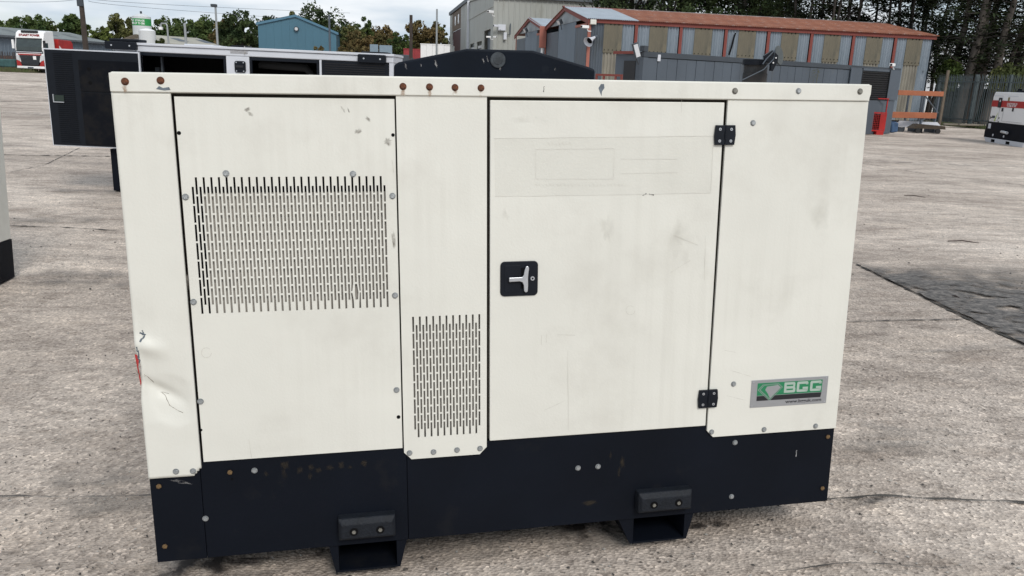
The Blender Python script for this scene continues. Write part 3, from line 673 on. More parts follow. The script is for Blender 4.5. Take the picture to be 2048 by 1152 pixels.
hallt=mat('hall_trim',(0.10,0.115,0.13),0.6,var=0.2)
maroon=mat('maroon_door',(0.06,0.016,0.018),0.6,var=0.3)
contg=mat('grey_container_paint',(0.080,0.098,0.122),0.6,var=0.18,vscale=0.8,dirt=(0.12,0.115,0.10),dscale=1.3,dlo=0.58,dhi=0.85,stretch=(1,1,0.35))
contd=mat('dark_container_trim',(0.045,0.055,0.068),0.6,var=0.25,vscale=1)
orange=mat('orange_beam',(0.36,0.115,0.05),0.5,var=0.2,vscale=2)
fencem=mat('galvanised_fence',(0.085,0.108,0.115),0.55,0.3,var=0.3,vscale=4)
bark=mat('grey_brown_bark',(0.135,0.115,0.098),0.9,col2=(0.07,0.06,0.052),vscale=4,stretch=(1,1,0.15),bump=0.6,bscale=12)
barkd=mat('dark_bark',(0.045,0.038,0.033),0.9,col2=(0.025,0.022,0.02),vscale=4)
blueshed=mat('teal_blue_cladding',(0.055,0.145,0.205),0.5,var=0.08,vscale=0.3)
shedw=mat('blue_grey_cladding',(0.125,0.160,0.20),0.55,var=0.12,vscale=0.4)
shedr=mat('fibre_cement_roof',(0.20,0.225,0.225),0.8,var=0.2,vscale=0.3,dirt=(0.12,0.13,0.12),dscale=0.6)
brick=mat('red_brown_brick',(0.13,0.075,0.058),0.85,var=0.3,vscale=2)
beiger=mat('beige_roof_sheet',(0.40,0.385,0.33),0.8,var=0.2,vscale=0.3)
tankw=mat('tank_white',(0.62,0.64,0.65),0.5,var=0.1,vscale=0.6,dirt=(0.34,0.28,0.22),dscale=0.9,dlo=0.58,dhi=0.8,stretch=(1,1,0.4))
glassd=mat('dark_glass',(0.03,0.045,0.045),0.12,var=0.3,spec=0.8)
grass=mat('rough_grass',(0.06,0.085,0.025),0.95,col2=(0.10,0.09,0.05),vscale=2)
grilled=mat('black_grille',(0.012,0.013,0.016),0.6)
rubt=mat('tyre_rubber',(0.014,0.014,0.015),0.8)
lampm=mat('lamp_lens',(0.55,0.56,0.58),0.25,spec=0.7)
greens=mat('green_sign',(0.02,0.26,0.06),0.5)
paleb=mat('pale_render_wall',(0.62,0.65,0.68),0.7,var=0.08,vscale=0.2)
yellowm=mat('yellow_machine_paint',(0.50,0.27,0.03),0.5,var=0.2)
redbox=mat('red_container_paint',(0.30,0.03,0.035),0.5,var=0.2)
def corr(W,H,pitch,amp,name,m,sheet=None,trap=False,seg=6,th=0.0):
    """profiled sheet in x-z plane, profile along x; returns mesh data"""
    n=max(1,int(round(abs(W)/pitch))); mb=MB(); P=[]
    if trap:
        for i in range(n):
            x=i*pitch; P+=[(x,0),(x+pitch*0.62,0),(x+pitch*0.70,-amp),(x+pitch*0.92,-amp),(x+pitch,0)]
        P=[p for i,p in enumerate(P) if i==0 or p!=P[i-1]]
    else:
        for i in range(n*seg+1): P.append((W*i/(n*seg),amp*math.sin(2*PI*i/seg)))
    P=[(min(x,W),y) for x,y in P]
    vs=[(x,y,0) for x,y in P]+[(x,y,H) for x,y in P]; k=len(P)
    mb.add(vs,[(i,i+1,i+1+k,i+k) for i in range(k-1)],0,not trap)
    return mb.mesh(name,m,fixn=False)
# ================================================================== corrugated sheds on the right
A=at(1179,40,44.8).xy; B=at(1868,75,49.0).xy
F=Frame(A,B); shed=thing('corrugated_shed','long corrugated iron shed with rusty red roof and yellowed panels behind the grey container','shed',(A[0],A[1],0),F.yaw)
EV=F.v(1179,40)+0.08; RG=EV+0.95; SW=10.0; Lw=F.len
posts=[F.u(x,100) for x in (1269,1358,1448,1533,1619,1703,1787)]; posts=[0.0]+posts+[Lw]
darkm=corr(0.9,EV-0.15,0.1,0.022,'wall_sheet',steel_g)
def wall_sheet(u0,u1,z0,z1,m,pitch,amp,name,dep=0.0,par=shed):
    me=corr(u1-u0,z1-z0,pitch,amp,name,m); return inst(me,name,par,(u0,dep,z0))
for b in range(8):
    u0,u1=posts[b]+0.10,posts[b+1]-0.10
    wA=0.36*(u1-u0); fw=0.98; fa=(u0+u1)/2-fw/2
    if b==0: fa=max(u0+0.5,F.u(1206,100)); 
    ftop=EV-0.22; fbot=EV-1.72
    wall_sheet(u0,fa,0.1,EV-0.15,steel_g if b==0 else galv,0.16,0.032,'wall_sheet')
    wall_sheet(fa+fw,u1,0.1,EV-0.15,galv,0.16,0.032,'wall_sheet')
    wall_sheet(fa,fa+fw,0.1,fbot+0.12,fibre2,0.20,0.045,'wall_sheet',0.01)
    fp=wall_sheet(fa-0.03,fa+fw+0.03,fbot,ftop,fibre,0.16,0.008,'skylight_panel',-0.055)
    mb=MB()
    for k in range(5):
        x=0.06+k*(fw-0.06)/4.0; mb.box(x,x+0.035,-0.03,-0.018,0.12,0.17)
        if 0<k<4: mb.box(x+0.05,x+0.09,-0.03,-0.018,ftop-fbot-0.07,ftop-fbot-0.0)
    mb.build('fixing_block',dark,fp,kind='stuff')
for i,u in enumerate(posts[:-1]):
    mb=MB(); w2=0.085
    mb.box(u-w2,u+w2,-0.10,-0.055,0.0,EV-0.22); mb.build('post',salmon if i==0 else redoxide,shed)
mb=MB(); mb.box(-0.12,Lw+0.1,-0.13,-0.03,EV-0.215,EV-0.005); mb.build('eaves_board',redoxide,shed)
SLP=math.hypot(SW/2,RG-EV); ang=math.atan2(RG-EV,SW/2)
nsh=22; sw_=(Lw+0.4)/nsh
rm1=corr(sw_-0.005,SLP+0.28,0.105,0.024,'roof_sheet',rusted); rm2=corr(sw_-0.005,SLP+0.28,0.105,0.024,'roof_sheet',roofnew)
# sheets lie from the eaves (y=-0.25) up to the ridge (y=SW/2)
rnd=random.Random(2)
for k in range(nsh):
    inst(rm2 if k<3 else rm1,'roof_sheet',shed,(-0.2+k*sw_,-0.25,EV-0.02+0.004*(k%2)+rnd.uniform(0,0.006)),(-(PI/2-ang),0,0),label='clean silver sheet' if k<3 else 'rusty red sheet')
mb=MB(); mb.add([(-0.2,SW/2+0.02,RG-0.03),(Lw+0.2,SW/2+0.02,RG-0.03),(Lw+0.2,SW+0.25,EV-0.06),(-0.2,SW+0.25,EV-0.06)],[(0,1,2,3)]); mb.build('rear_roof',rusted,shed)
rc=mat('ridge_flashing',(0.30,0.28,0.28),0.6,var=0.3,vscale=0.6)
for k in range(11):
    mb=MB(); x0=-0.25+k*(Lw+0.5)/11; x1=x0+(Lw+0.5)/11-0.02; mb.add([(x0,SW/2-0.22,RG-0.02),(x1,SW/2-0.22,RG-0.02),(x1,SW/2,RG+0.06),(x0,SW/2,RG+0.06),(x1,SW/2+0.22,RG-0.02),(x0,SW/2+0.22,RG-0.02)],[(0,1,2,3),(3,2,4,5)]); mb.build('ridge_cap',redoxide if k<2 else rc,shed)
mb=MB(); mb.add([(Lw,0,0),(Lw,SW,0),(Lw,SW,EV),(Lw,SW/2,RG),(Lw,0,EV)],[(0,1,2,3,4)]); mb.add([(0,SW,0),(Lw,SW,0),(Lw,SW,EV),(0,SW,EV)],[(0,1,2,3)]); mb.build('rear_wall',steel_g,shed)
# the gable facing left: boards and double doors
palegal=mat('pale_gable_sheet',(0.30,0.33,0.35),0.55,0.1,col2=(0.20,0.22,0.24),vscale=0.8)
def gable(par,x):
    mb=MB(); mb.prism([(0.0,EV),(SW/2,RG),(SW,EV)],x,x+0.05,0,'x'); mb.build('gable_sheet',palegal,par)
    for i,(a,b,m) in enumerate([(0.25,2.6,steel_g),(2.65,6.6,shedw),(6.65,9.75,steel_g)]):
        n=max(1,int((b-a)/0.95)); wd=(b-a)/n
        for k in range(n):
            mb=MB(); mb.box(x,x+0.05,a+k*wd+0.006,a+(k+1)*wd-0.006,0.05,EV-0.35 if i!=1 else EV-0.02); mb.build('door_board',m,par)
    for s in (0,1):
        mb=MB(); y0,y1=(-0.3,SW/2) if s==0 else (SW/2,SW+0.3)
        za,zb=(EV-0.07,RG+0.02) if s==0 else (RG+0.02,EV-0.07)
        mb.prism([(y0,za-0.24),(y1,zb-0.24),(y1,zb),(y0,za)],x-0.12,x-0.06,0,'x'); mb.build('barge_board',redoxide,par)
    mb=MB(); mb.box(x-0.05,x-0.005,0.2,2.6,EV-0.36,EV-0.22); mb.build('lintel',salmon,par)
    mb=MB(); mb.box(x-0.05,x-0.005,SW-0.2,SW,0,EV-0.1); mb.build('post',salmon,par)
gable(shed,-0.02)
# twin shed further back
o2=F.A+F.n*SW
shed2=thing('corrugated_shed','smaller looking twin shed gable with red barge boards left of the rusty roofed shed','shed',(o2.x,o2.y,0),F.yaw)
gable(shed2,-0.02)
mr2=corr(sw_-0.005,SLP+0.2,0.105,0.024,'roof_sheet',roofnew)
for k in range(8): inst(mr2 if k<3 else rm1,'roof_sheet',shed2,(-0.2+k*sw_,0.02,EV-0.02),(-(PI/2-ang),0,0))
mb=MB(); mb.add([(-0.2,SW/2,RG-0.03),(8,SW/2,RG-0.03),(8,SW,EV-0.06),(-0.2,SW,EV-0.06)],[(0,1,2,3)]); mb.build('rear_roof',rusted,shed2)
mb=MB(); mb.box(8,8.05,0.05,SW,0,EV-0.1); mb.build('end_wall',steel_g,shed2)
# valley downpipe between the two gables
dp=F.A+F.n*(SW-0.1)-F.d*0.25
t=thing('downpipe','white downpipe with red hopper between the two shed gables','downpipe',(dp.x,dp.y,0))
mb=MB(); mb.cyl((0,0,0),0.10,3.75,seg=10); mb.build('pipe',whitem,t)
mb=MB(); mb.box(-0.22,0.22,-0.2,0.2,3.76,EV+0.1); mb.build('hopper',salmon,t)
# fittings on the shed front
def on(fr,px,py,dep): 
    u,z=fr.uv(px,py,dep); return fr.A+fr.d*u+fr.n*dep+Vector((0,0,z-fr.z0))
def boxthing(name,label,cat,P,dims,m,rz=0,bev=0.01,group=None):
    mb=MB(); x,y,z=dims; mb.box(-x/2,x/2,-y/2,y/2,-z/2,z/2); o=mb.build(name,m,None,loc=P,bevel=bev); o.rotation_euler=(0,0,rz); tag(o,label,cat,group); return o
P=on(F,1186,44,-0.16); t=thing('junction_box','cream square junction box under the shed eaves at its corner','box',P,F.yaw)
mb=MB(); mb.box(-.17,.17,-.08,.08,-.13,.13); mb.build('case',cream,t,bevel=0.01); mb=MB(); mb.box(-.15,.15,-.1,-.082,-.11,.11); mb.build('lid',cream,t,bevel=0.01)
def camera_(P,label,rz,s=1.0,m=whitem):
    t=thing('security_camera',label,'security camera',P,rz,'security cameras on the buildings'); 
    mb=MB(); mb.box(-0.09*s,0.09*s,-0.32*s,0.12*s,-0.07*s,0.08*s); mb.build('housing',m,t,bevel=0.02*s)
    mb=MB(); mb.tube([(0,-0.325*s,0),(0,-0.34*s,0)],[0.055*s,0.055*s],10); mb.build('lens',dark,t)
    mb=MB(); mb.tube([(0,0.05*s,-0.07*s),(0,0.12*s,-0.2*s),(0,0.32*s,-0.2*s)],0.025*s,6); mb.build('bracket',m,t)
camera_(on(F,1173,54,-0.5),'small white security camera beside the pink corner post of the shed',-1.0)
P=on(F,1184,80,-0.45); t=thing('horn_speaker','grey horn loudspeaker on the dark wall sheet of the shed','loudspeaker',P,F.yaw-0.9)
mb=MB(); mb.tube([(0,0.35,0.2),(0,0.1,0.1),(0,-0.15,0.0),(0,-0.35,-0.12)],[0.06,0.08,0.14,0.28],16,cap=False); mb.build('horn',lwhite,t)
mb=MB(); mb.tube([(0,0.38,0.21),(0,0.22,0.15)],[0.10,0.10],10); mb.build('driver',contg,t); mb=MB(); mb.tube([(0,-0.2,-0.03),(0,-0.22,-0.04)],[0.16,0.16],12); mb.build('throat',dark,t)
def flood(P,label,rz,col=None):
    t=thing('floodlight',label,'floodlight',P,rz,'floodlights on the buildings'); mb=MB(); mb.box(-.2,.2,-.10,.10,-.15,.15); h=mb.build('housing',contd,t,bevel=0.02); h.rotation_euler=(0.5,0,0)
    mb=MB(); mb.box(-.17,.17,-.115,-.102,-.12,.12); h=mb.build('lens',lampm,t); h.rotation_euler=(0.5,0,0)
    mb=MB(); mb.tube([(0,0.05,-0.1),(0,0.15,-0.45)],0.025,6); mb.build('bracket',contd,t)
G_=F.A-F.d*0.35
flood(G_+F.n*5.1+Vector((0,0,EV+0.10)),'black floodlight under the peak of the nearer shed gable',-1.2)
flood(G_+F.n*15+Vector((0,0,EV+0.10)),'black floodlight under the peak of the farther shed gable',-1.2)
mb=MB(); pts=[on(F,1471,66,-0.12),on(F,1468,75,-0.12),on(F,1463,95,-0.12),on(F,1458,110,-0.12)]; p0=pts[0].copy(); mb.tube([p-p0 for p in pts],0.045,6); tag(mb.build('hanging_cable',dark,loc=p0),'black cable hanging down the corrugated wall from the eaves','cable')
# ================================================================== big pale hall
k=1.3
HC=at(938,60,70*k).xy.copy(); D1=Vector((-3.7,21)).normalized(); D2=Vector((21,3.7)).normalized()
hall=thing('industrial_hall','large pale ribbed hall with gable behind the corrugated sheds','hall',(HC.x,HC.y,0),math.atan2(D2.y,D2.x))
# local: x along gable face (right), y away
EH=6.3*k+EYE; GWd=17.4*k; PK=EH+GWd/2*0.27; LH=28
def ribwall(par,x0,x1,z0,ztop,y,m,pitch=0.35,name='wall_sheet',nshe=None):
    n=nshe or max(1,int((x1-x0)/2.1)); wd=(x1-x0)/n
    for i in range(n):
        a=x0+i*wd; mb=MB(); P=[]; q=int(wd/pitch)
        for r in range(q):
            xx=a+r*wd/q; w1=wd/q
            P+=[(xx,0),(xx+w1*0.66,0),(xx+w1*0.74,-0.045),(xx+w1*0.92,-0.045)]
        P.append((a+wd,0)); kk=len(P)
        mb.add([(p,y+d,z0) for p,d in P]+[(p,y+d,ztop(p) if callable(ztop) else ztop) for p,d in P],[(s,s+1,s+1+kk,s+kk) for s in range(kk-1)])
        mb.build(name,m,par,fixn=False)
gt=lambda x: EH+(PK-EH)*(1-abs(x-GWd/2)/(GWd/2))
ribwall(hall,0,GWd,0,gt,0,hallw)
# side wall running away (left face): door opening then cladding
mb=MB()
for a,b,z0,z1,mi in ((0.0,7.5,0,EH,0),(7.5,20,EH-2.4,EH,1),(7.5,20,EH-2.55,EH-2.4,1),(20,LH,0,EH,0)):
    pass
sw1=MB(); sw1.box(0,0.12,0.02,9.0,0,EH-0.3); sw1.build('side_wall',hallw,hall)
sw1=MB(); sw1.box(0,0.12,9.02,20,EH-2.6,EH-0.3); sw1.build('door_header',mat('brown_header',(0.14,0.095,0.06),0.7,var=0.3),hall)
for yy in (11.0,15.0):
    sw1=MB(); sw1.box(-0.05,-0.005,yy,yy+1.1,EH-2.0,EH-0.9); sw1.build('window',lampm,hall)
sw1=MB(); sw1.box(0.13,0.2,9.02,20,0,EH-2.62); sw1.build('roller_door',maroon,hall)
sw1=MB(); sw1.box(0,0.12,20.02,23.4,0,EH-0.3); sw1.build('side_wall',hallw,hall)
sw1=MB(); sw1.box(-0.18,0.15,-0.1,23.5,EH-0.29,EH+0.1); sw1.build('gutter',hallt,hall)
sw1=MB(); sw1.box(-0.25,-0.02,-0.25,-0.05,0,EH-0.3); sw1.build('downpipe',lwhite,hall)
sw1=MB(); sw1.add([(-0.1,-0.15,EH+0.11),(GWd/2,-0.15,PK+0.14),(GWd/2,23.4,PK+0.14),(-0.1,23.4,EH+0.11)],[(0,1,2,3)]); sw1.add([(GWd+0.3,-0.15,EH+0.05),(GWd/2,-0.15,PK+0.14),(GWd/2,23.4,PK+0.14),(GWd+0.3,23.4,EH+0.05)],[(0,1,2,3)]); sw1.build('roof',shedr,hall)
sw1=MB()
sw1.prism([(GWd/2,PK-0.32),(GWd/2,PK+0.12),(GWd+0.3,EH+0.02),(GWd+0.3,EH-0.42)],-0.14,-0.06); sw1.build('verge_trim',hallw,hall)
sw1=MB(); sw1.prism([(-0.1,EH-0.35),(-0.1,EH+0.1),(GWd/2,PK+0.12),(GWd/2,PK-0.32)],-0.14,-0.06); sw1.build('verge_trim',hallw,hall)
# annexe in front: its left face is flush with the hall's left wall and comes forward
s_=14.5*k; EA=5.3*k+EYE; EB=EA+0.85
an=thing('hall_annexe','pale lean-to block with ribbed front in front of the big hall','annexe',(HC.x-D1.x*s_,HC.y-D1.y*s_,0),math.atan2(D2.y,D2.x))
ribwall(an,0,14.5,0,EA,0,hallw,pitch=0.42)
dv=[]; FA=Frame((HC.x-D1.x*s_,HC.y-D1.y*s_),(HC.x,HC.y))
def fu(px): return FA.u(px,90)
d0,d1=fu(980.5),fu(967.5)       # tall door
w0,w1,w2,w3=fu(963.5),fu(953.5),fu(948.5),fu(940)
zd=FA.v(974,60); zw=FA.v(955,84); zwb=FA.v(955,99)
zt=lambda y: EA+(EB-EA)*y/s_-0.02
def sidepiece(y0,y1,z0,z1f,name='side_wall',m=hallw,x0=0.0,x1=0.1):
    mb=MB(); mb.prism([(y0,z0),(y1,z0),(y1,z1f(y1)),(y0,z1f(y0))],x0,x1,0,'x'); return mb.build(name,m,an)
cuts=[0.02,d0,d1,w0,w1,w2,w3,s_-0.02]; cuts=sorted(cuts)
for a,b in zip(cuts[:-1],cuts[1:]):
    mid=(a+b)/2; c1=lambda z: (lambda y: z)
    a2,b2=a+0.003,b-0.003
    if min(d0,d1)<mid<max(d0,d1):
        sidepiece(a2,b2,zd,zt); sidepiece(a2,b2,0,c1(zd-0.02),'door',steel_g,0.35,0.42)
    elif min(w0,w1)<mid<max(w0,w1) or min(w2,w3)<mid<max(w2,w3):
        sidepiece(a2,b2,zw,zt); sidepiece(a2,b2,0,c1(zwb)); sidepiece(a2,b2,zwb,c1(zw),'window',glassd,0.18,0.2)
        sidepiece(a2+0.05,b2-0.05,zwb+0.1,c1((zw+zwb)/2),'blind',lampm,0.12,0.14)
    else: sidepiece(a2,b2,0,zt)
sidepiece(0,s_,EB+0.05-1.9,lambda y: zt(y)-1.05+0.12,'fascia_band',hallw,-0.06,-0.003)
mb=MB(); mb.add([(-0.1,-0.2,EA),(14.6,-0.2,EA),(14.6,s_,EB),(-0.1,s_,EB)],[(0,1,2,3)]); mb.build('roof',shedr,an)
mb=MB(); mb.box(-0.1,14.6,-0.3,-0.06,EA-0.26,EA-0.04); mb.build('gutter',hallt,an)
for i in range(26):
    mb=MB(); mb.box(0.1+i*0.55,0.38+i*0.55,-0.26,0.1,EA+0.01,EA+0.10); mb.build('roof_rib_end',hallt,an)
FR=Frame((HC.x-D1.x*s_,HC.y-D1.y*s_),(HC.x-D1.x*s_+D2.x*14,HC.y-D1.y*s_+D2.y*14))
camera_(on(FR,983,24,-0.6),'white dome-hooded security camera high on the annexe corner',-0.6,1.5)
camera_(on(FR,979,74,-0.6),'white security camera facing left low on the annexe corner',-1.4,0.9)
camera_(on(FR,989,74,-0.6),'white round security camera beside its pair low on the annexe corner',0.7,0.9)
camera_(on(FR,995,52,-0.6),'grey security camera on a long arm on the annexe front',-1.0,1.2,lwhite)
boxthing('junction_box','grey junction box on the ribbed front of the annexe','box',on(FR,1004,55,-0.25),(0.65,0.3,0.5),lwhite,0)
boxthing('junction_box','small pale fitting below the junction box on the annexe front','box',on(FR,1010,72,-0.2),(0.25,0.25,0.6),lwhite,0.3)
mb=MB(); p0=on(FR,1021,47,-0.2); mb.tube([(0,0,0),(0,0,on(FR,1021,69,-.2).z-p0.z),(-0.3,0,on(FR,1019,70,-.2).z-p0.z)],0.05,6); tag(mb.build('wall_pipe',contg,loc=p0),'thin grey pipe with a bent foot on the annexe front','pipe')
P=on(FA,965,42,-0.5); t=thing('floodlight','dark bracket floodlight on the left face of the annexe','floodlight',P,-1.2,'floodlights on the buildings'); mb=MB(); mb.box(-.3,.3,-.3,0,-.15,.15); mb.build('housing',contd,t,bevel=.02); mb=MB(); mb.tube([(0,0,0),(0.2,0.1,0.2),(0.25,0.1,0.9)],0.06,6); mb.build('bracket',contd,t)
# ================================================================== grey container with louvre cabinet
CA=at(1285,120,25.6).xy; CB=at(1790,150,34.6).xy; FC=Frame(CA,CB)
DC=1.2; CH=FC.v(1290,105)+0.07
ct=thing('site_container','long grey panelled container with dark louvre cabinet at its right end','container',(CA[0],CA[1],0),FC.yaw)
u1=FC.u(1722,170); n=27; wd=(u1-0.2)/n
for i in range(n):
    mb=MB(); a=0.2+i*wd; mb.box(a+0.008,a+wd-0.008,-0.015-0.006*(i%2),0.05,0.30,CH-0.22); mb.build('wall_panel',contg,ct)
mb=MB(); mb.box(0.0,u1,0.052,0.1,0.2,CH-0.05); mb.build('inner_skin',contd,ct)
mb=MB(); mb.box(0,FC.u(1800,140),-0.05,0.06,CH-0.20,CH-0.04); mb.build('top_rail',contd,ct)
mb=MB(); mb.box(0,u1,-0.05,0.05,0.0,0.28); mb.build('bottom_rail',contd,ct)
mb=MB(); mb.box(-0.02,0.18,-0.06,0.10,0.0,CH-0.215); mb.build('corner_post',contg,ct)
mb=MB(); mb.box(0.02,u1,0.0605,DC,CH-0.10,CH-0.06); mb.build('roof',contd,ct)
mb=MB(); mb.box(0.0,0.05,0.102,DC,0.1,CH-0.12); mb.build('end_wall',contg,ct)
mb=MB(); mb.box(-0.03,-0.003,0.28,0.78,0.12,CH-0.32); mb.build('door',grilled,ct)
mb=MB(); mb.box(-0.08,0.0,0.13,DC+0.05,CH-0.115,CH-0.03); mb.build('end_rail',redoxide,ct)
mb=MB(); mb.box(0.05,u1,DC-0.04,DC,0.1,CH-0.12); mb.build('back_wall',contg,ct)
mb=MB(); mb.box(-0.03,0.15,-0.07,0.12,CH-0.035,CH+0.13); mb.build('corner_casting',contd,ct)
# louvre cabinet
z1=FC.v(1750,138); z0=FC.v(1750,200); ua,ub,uc,ud=FC.u(1697,150),FC.u(1720,150),FC.u(1775,150),FC.u(1797,150)
mb=MB(); mb.box(ua,ub-0.02,-0.10,-0.06,z0,z1-0.05); mb.build('flap',contg,ct)
mb=MB(); mb.box(uc+0.02,ud,-0.10,-0.06,z0+0.02,z1-0.03); mb.build('flap',contg,ct)
mb=MB(); mb.box(ub,uc,-0.02,0.02,z0,z1); mb.build('louvre_recess',dark,ct)
nl=13; slm=MB(); slm.box(0,uc-ub-0.04,-0.05,0,-0.012,0.045); me=slm.mesh('louvre_slat',grilled)
for i in range(nl): inst(me,'louvre_slat',ct,(ub+0.02,-0.03,z0+0.05+i*(z1-z0-0.1)/nl),(0.5,0,0))
for a,b,c,d in ((ub-0.018,ub,z0,z1),(uc,uc+0.018,z0,z1)):
    mb=MB(); mb.box(a,b,-0.12,0.02,c,d); mb.build('louvre_frame',grilled,ct)
mb=MB(); mb.box(ua,ud,-0.08,0.02,z1+0.003,CH-0.21); mb.build('cabinet_head',contg,ct)
mb=MB(); mb.box(ub,FC.u(1783,230),-0.04,DC,0.02,z0-0.01); mb.build('cabinet_base',contg,ct)
mb=MB(); mb.box(ub,FC.u(1790,230),0.03,DC,z0,CH-0.21); mb.build('cabinet_side',contg,ct)
pl=on(FC,1752,207,-0.05)
# small lights and debris on the roof edge
t=thing('floodlight','slim tilted floodlight at the left corner of the grey container roof','floodlight',on(FC,1273,102,-0.1),0.3,'floodlights on the buildings')
mb=MB(); mb.box(-.09,.09,-.04,.04,-.22,.24); h=mb.build('housing',contd,t); h.rotation_euler=(0,-0.35,0); mb=MB(); mb.box(-.07,.07,-.052,-.042,-.18,.2); h=mb.build('lens',lampm,t); h.rotation_euler=(0,-0.35,0)
mb=MB(); mb.tube([(0.0,0.02,-0.2),(0.15,0.1,-0.38)],0.025,6); mb.build('bracket',contd,t)
camera_(on(FC,1786,130,-0.1),'white camera standing on the right end of the container roof',-0.7,0.8)
mb=MB(); pts=[on(FC,*p,-0.08) for p in ((1491,122),(1490,140),(1489,150),(1493,156),(1499,154),(1502,145),(1502,130))]; p0=pts[0].copy(); mb.tube([p-p0 for p in pts],0.018,6); tag(mb.build('looped_cable',grilled,loc=p0),'black cable looped on the container wall left of the exhaust','cable')
mb=MB(); p0=on(FC,1318,116,-0.05); mb.box(-.05,.05,-.03,.0,-.1,.1); tag(mb.build('wall_lamp',lwhite,loc=p0,bevel=.01),'small wall lamp high on the left of the container wall','lamp')
# red gate frame in front of the shed corner
p=gp(1200,175); p=at(1192,150,24.5); q=at(1245,150,24.0); FG=Frame((p.x,p.y),(q.x,q.y)); t=thing('tubular_gate','dark red tubular gate standing left of the grey cabin','gate',(p.x,p.y,0),FG.yaw)
zt_=FG.v(1215,148); W_r=FG.len
me_=MB(); me_.box(0,W_r,-0.03,0.03,zt_-0.06,zt_); me_.build('top_bar',redoxide,t)
me_=MB(); me_.box(0.06,W_r-0.06,-0.02,0.02,zt_-0.75,zt_-0.69); me_.build('bottom_bar',redoxide,t)
for x in (0,0.28*W_r,0.72*W_r,W_r-0.05):
    me_=MB(); me_.box(x,x+0.05,-0.028,0.028,0,zt_-0.062); me_.build('upright',redoxide,t)
# ================================================================== pallet racking at the shed's end
pA=at(1782,230,36.0); pB=at(1883,230,37.2); FRk=Frame((pA.x,pA.y),(pB.x,pB.y)); rk=thing('pallet_racking','low racking with two orange beams beside the fence','racking',(pA.x,pA.y,0),FRk.yaw)
for (y0,y1,x0,x1) in ((183,191,1795,1886),(226,236,1781,1879)):
    u0,u1_=FRk.u(x0,185),FRk.u(x1,185); za,zb=FRk.v(1840,y1),FRk.v(1840,y0); mb=MB(); mb.box(u0,u1_,-0.06,0.0,za-0.01,zb+0.03); mb.build('beam',orange,rk,bevel=0.01)
    mb=MB(); mb.box(u0,u1_,0.95,1.01,za,zb); mb.build('beam',orange,rk,bevel=0.01)
for u in (FRk.u(1850,200),FRk.u(1878,200)):
    mb=MB(); mb.box(u-0.04,u+0.04,0.003,0.07,0,FRk.v(1850,180) if u>2.2 else FRk.v(1850,192)); mb.build('upright',contg,rk); mb=MB(); mb.box(u-0.04,u+0.04,0.88,0.948,0,FRk.v(1850,190)); mb.build('upright',contg,rk)
u0,u1_=FRk.u(1852,195),FRk.u(1877,226); mb=MB(); mb.tube([(u0,0.03,FRk.v(1852,193)),(u1_,0.03,FRk.v(1877,226))],0.03,6); mb.build('brace',contg,rk)
mb=MB(); mb.tube([(u0+0.1,0.5,0.05),(FRk.u(1868,240),0.5,FRk.v(1868,238))],0.03,6); mb.build('brace',contg,rk)
p0=at(1891,175,38.2); t=tag(MB().box(-0.05,0.05,-0.05,0.05,0,FRk.v(1891,139)).build('timber_post',mat('weathered_timber',(0.15,0.12,0.09),0.9,var=0.3),loc=(p0.x,p0.y,0)),'weathered timber post standing in front of the palisade fence','post')
# grey and blue steel stillages under the racking
p0=at(1790,260,37.0); t=thing('steel_pallet','flat pale grey steel pallet on the ground under the racking','pallet',(p0.x,p0.y,0),0.08)
mb=MB(); mb.prism([(0,0.22),(2.2,0.22),(1.9,0.48),(0.1,0.5)],-0.1,-0.05); mb.build('deck',lwhite,t)
for x in (0.1,1.0,1.8): mb=MB(); mb.box(x,x+0.25,-0.1,0.7,0,0.2); mb.build('foot',contd,t)
p0=at(1790,262,36.0); t=tag(MB().prism([(0,0),(0.3,0.05),(0.28,0.45),(0.1,0.5),(-0.05,0.4)],-0.3,0.3).build('blue_sack',mat('blue_sheet',(0.045,0.10,0.20),0.7,var=0.4,vscale=5),loc=(p0.x-0.3,p0.y,0),bevel=0.05),'crumpled blue sheet beside the container leg','sheet')
p0=at(1875,262,36.6); t=thing('timber_trolley','brown timber stack with dark wheels under the right end of the racking','trolley',(p0.x-1.3,p0.y-0.3,0)); mb=MB(); mb.prism([(0,0.2),(1.5,0.2),(1.45,0.34),(0.3,0.4)],0,0.6); mb.build('load',mat('brown_timber',(0.06,0.045,0.03),0.9,var=0.4,vscale=3),t)
for x in (0.1,1.0): mb=MB(); mb.cyl((x+0.15,-0.05,0.11),0.11,0.08,'y'); mb.build('wheel',rubt,t)
# red cage truck
p0=gp(1739,269); t=thing('cage_trolley','bright red steel cage trolley at the foot of the dark louvre cabinet','trolley',(p0.x-0.30,p0.y,0),0.1)
RW=0.95; s1=FC
for (x0,x1,y0,y1,z0_,z1_,nm) in ((0,RW,0,0.05,0.14,0.2,'bottom_rail'),(0,RW,0,0.05,0.86,0.92,'middle_rail'),(0,RW,0,0.05,1.45,1.49,'top_rail')):
    mb=MB(); mb.box(x0,x1,y0,y1,z0_,z1_); mb.build(nm,redm,t)
for x in (0,RW-0.04):
    for y in (0.055,0.8): mb=MB(); mb.box(x,x+0.04,y,y+0.04,0,1.49); mb.build('post',redm,t)
mb=MB(); mb.box(0.68,RW,0.0,0.05,0.21,0.85); mb.build('panel',redm,t); mb=MB(); mb.box(0.55,0.85,-0.1,0.3,0,0.14); mb.build('foot',redm,t)
mb=MB(); mb.box(0.0,0.67,0.02,0.03,0.22,0.84); mb.build('mesh_backing',dark,t)
me_=MB(); me_.box(0,0.012,0,0.01,0,0.62); mv=me_.mesh('mesh_wire',redm)
for i in range(9): inst(mv,'mesh_wire',t,(0.03+i*0.07,0.005,0.22))
me_=MB(); me_.box(0,0.66,0,0.01,0,0.012); mh=me_.mesh('mesh_wire',redm)
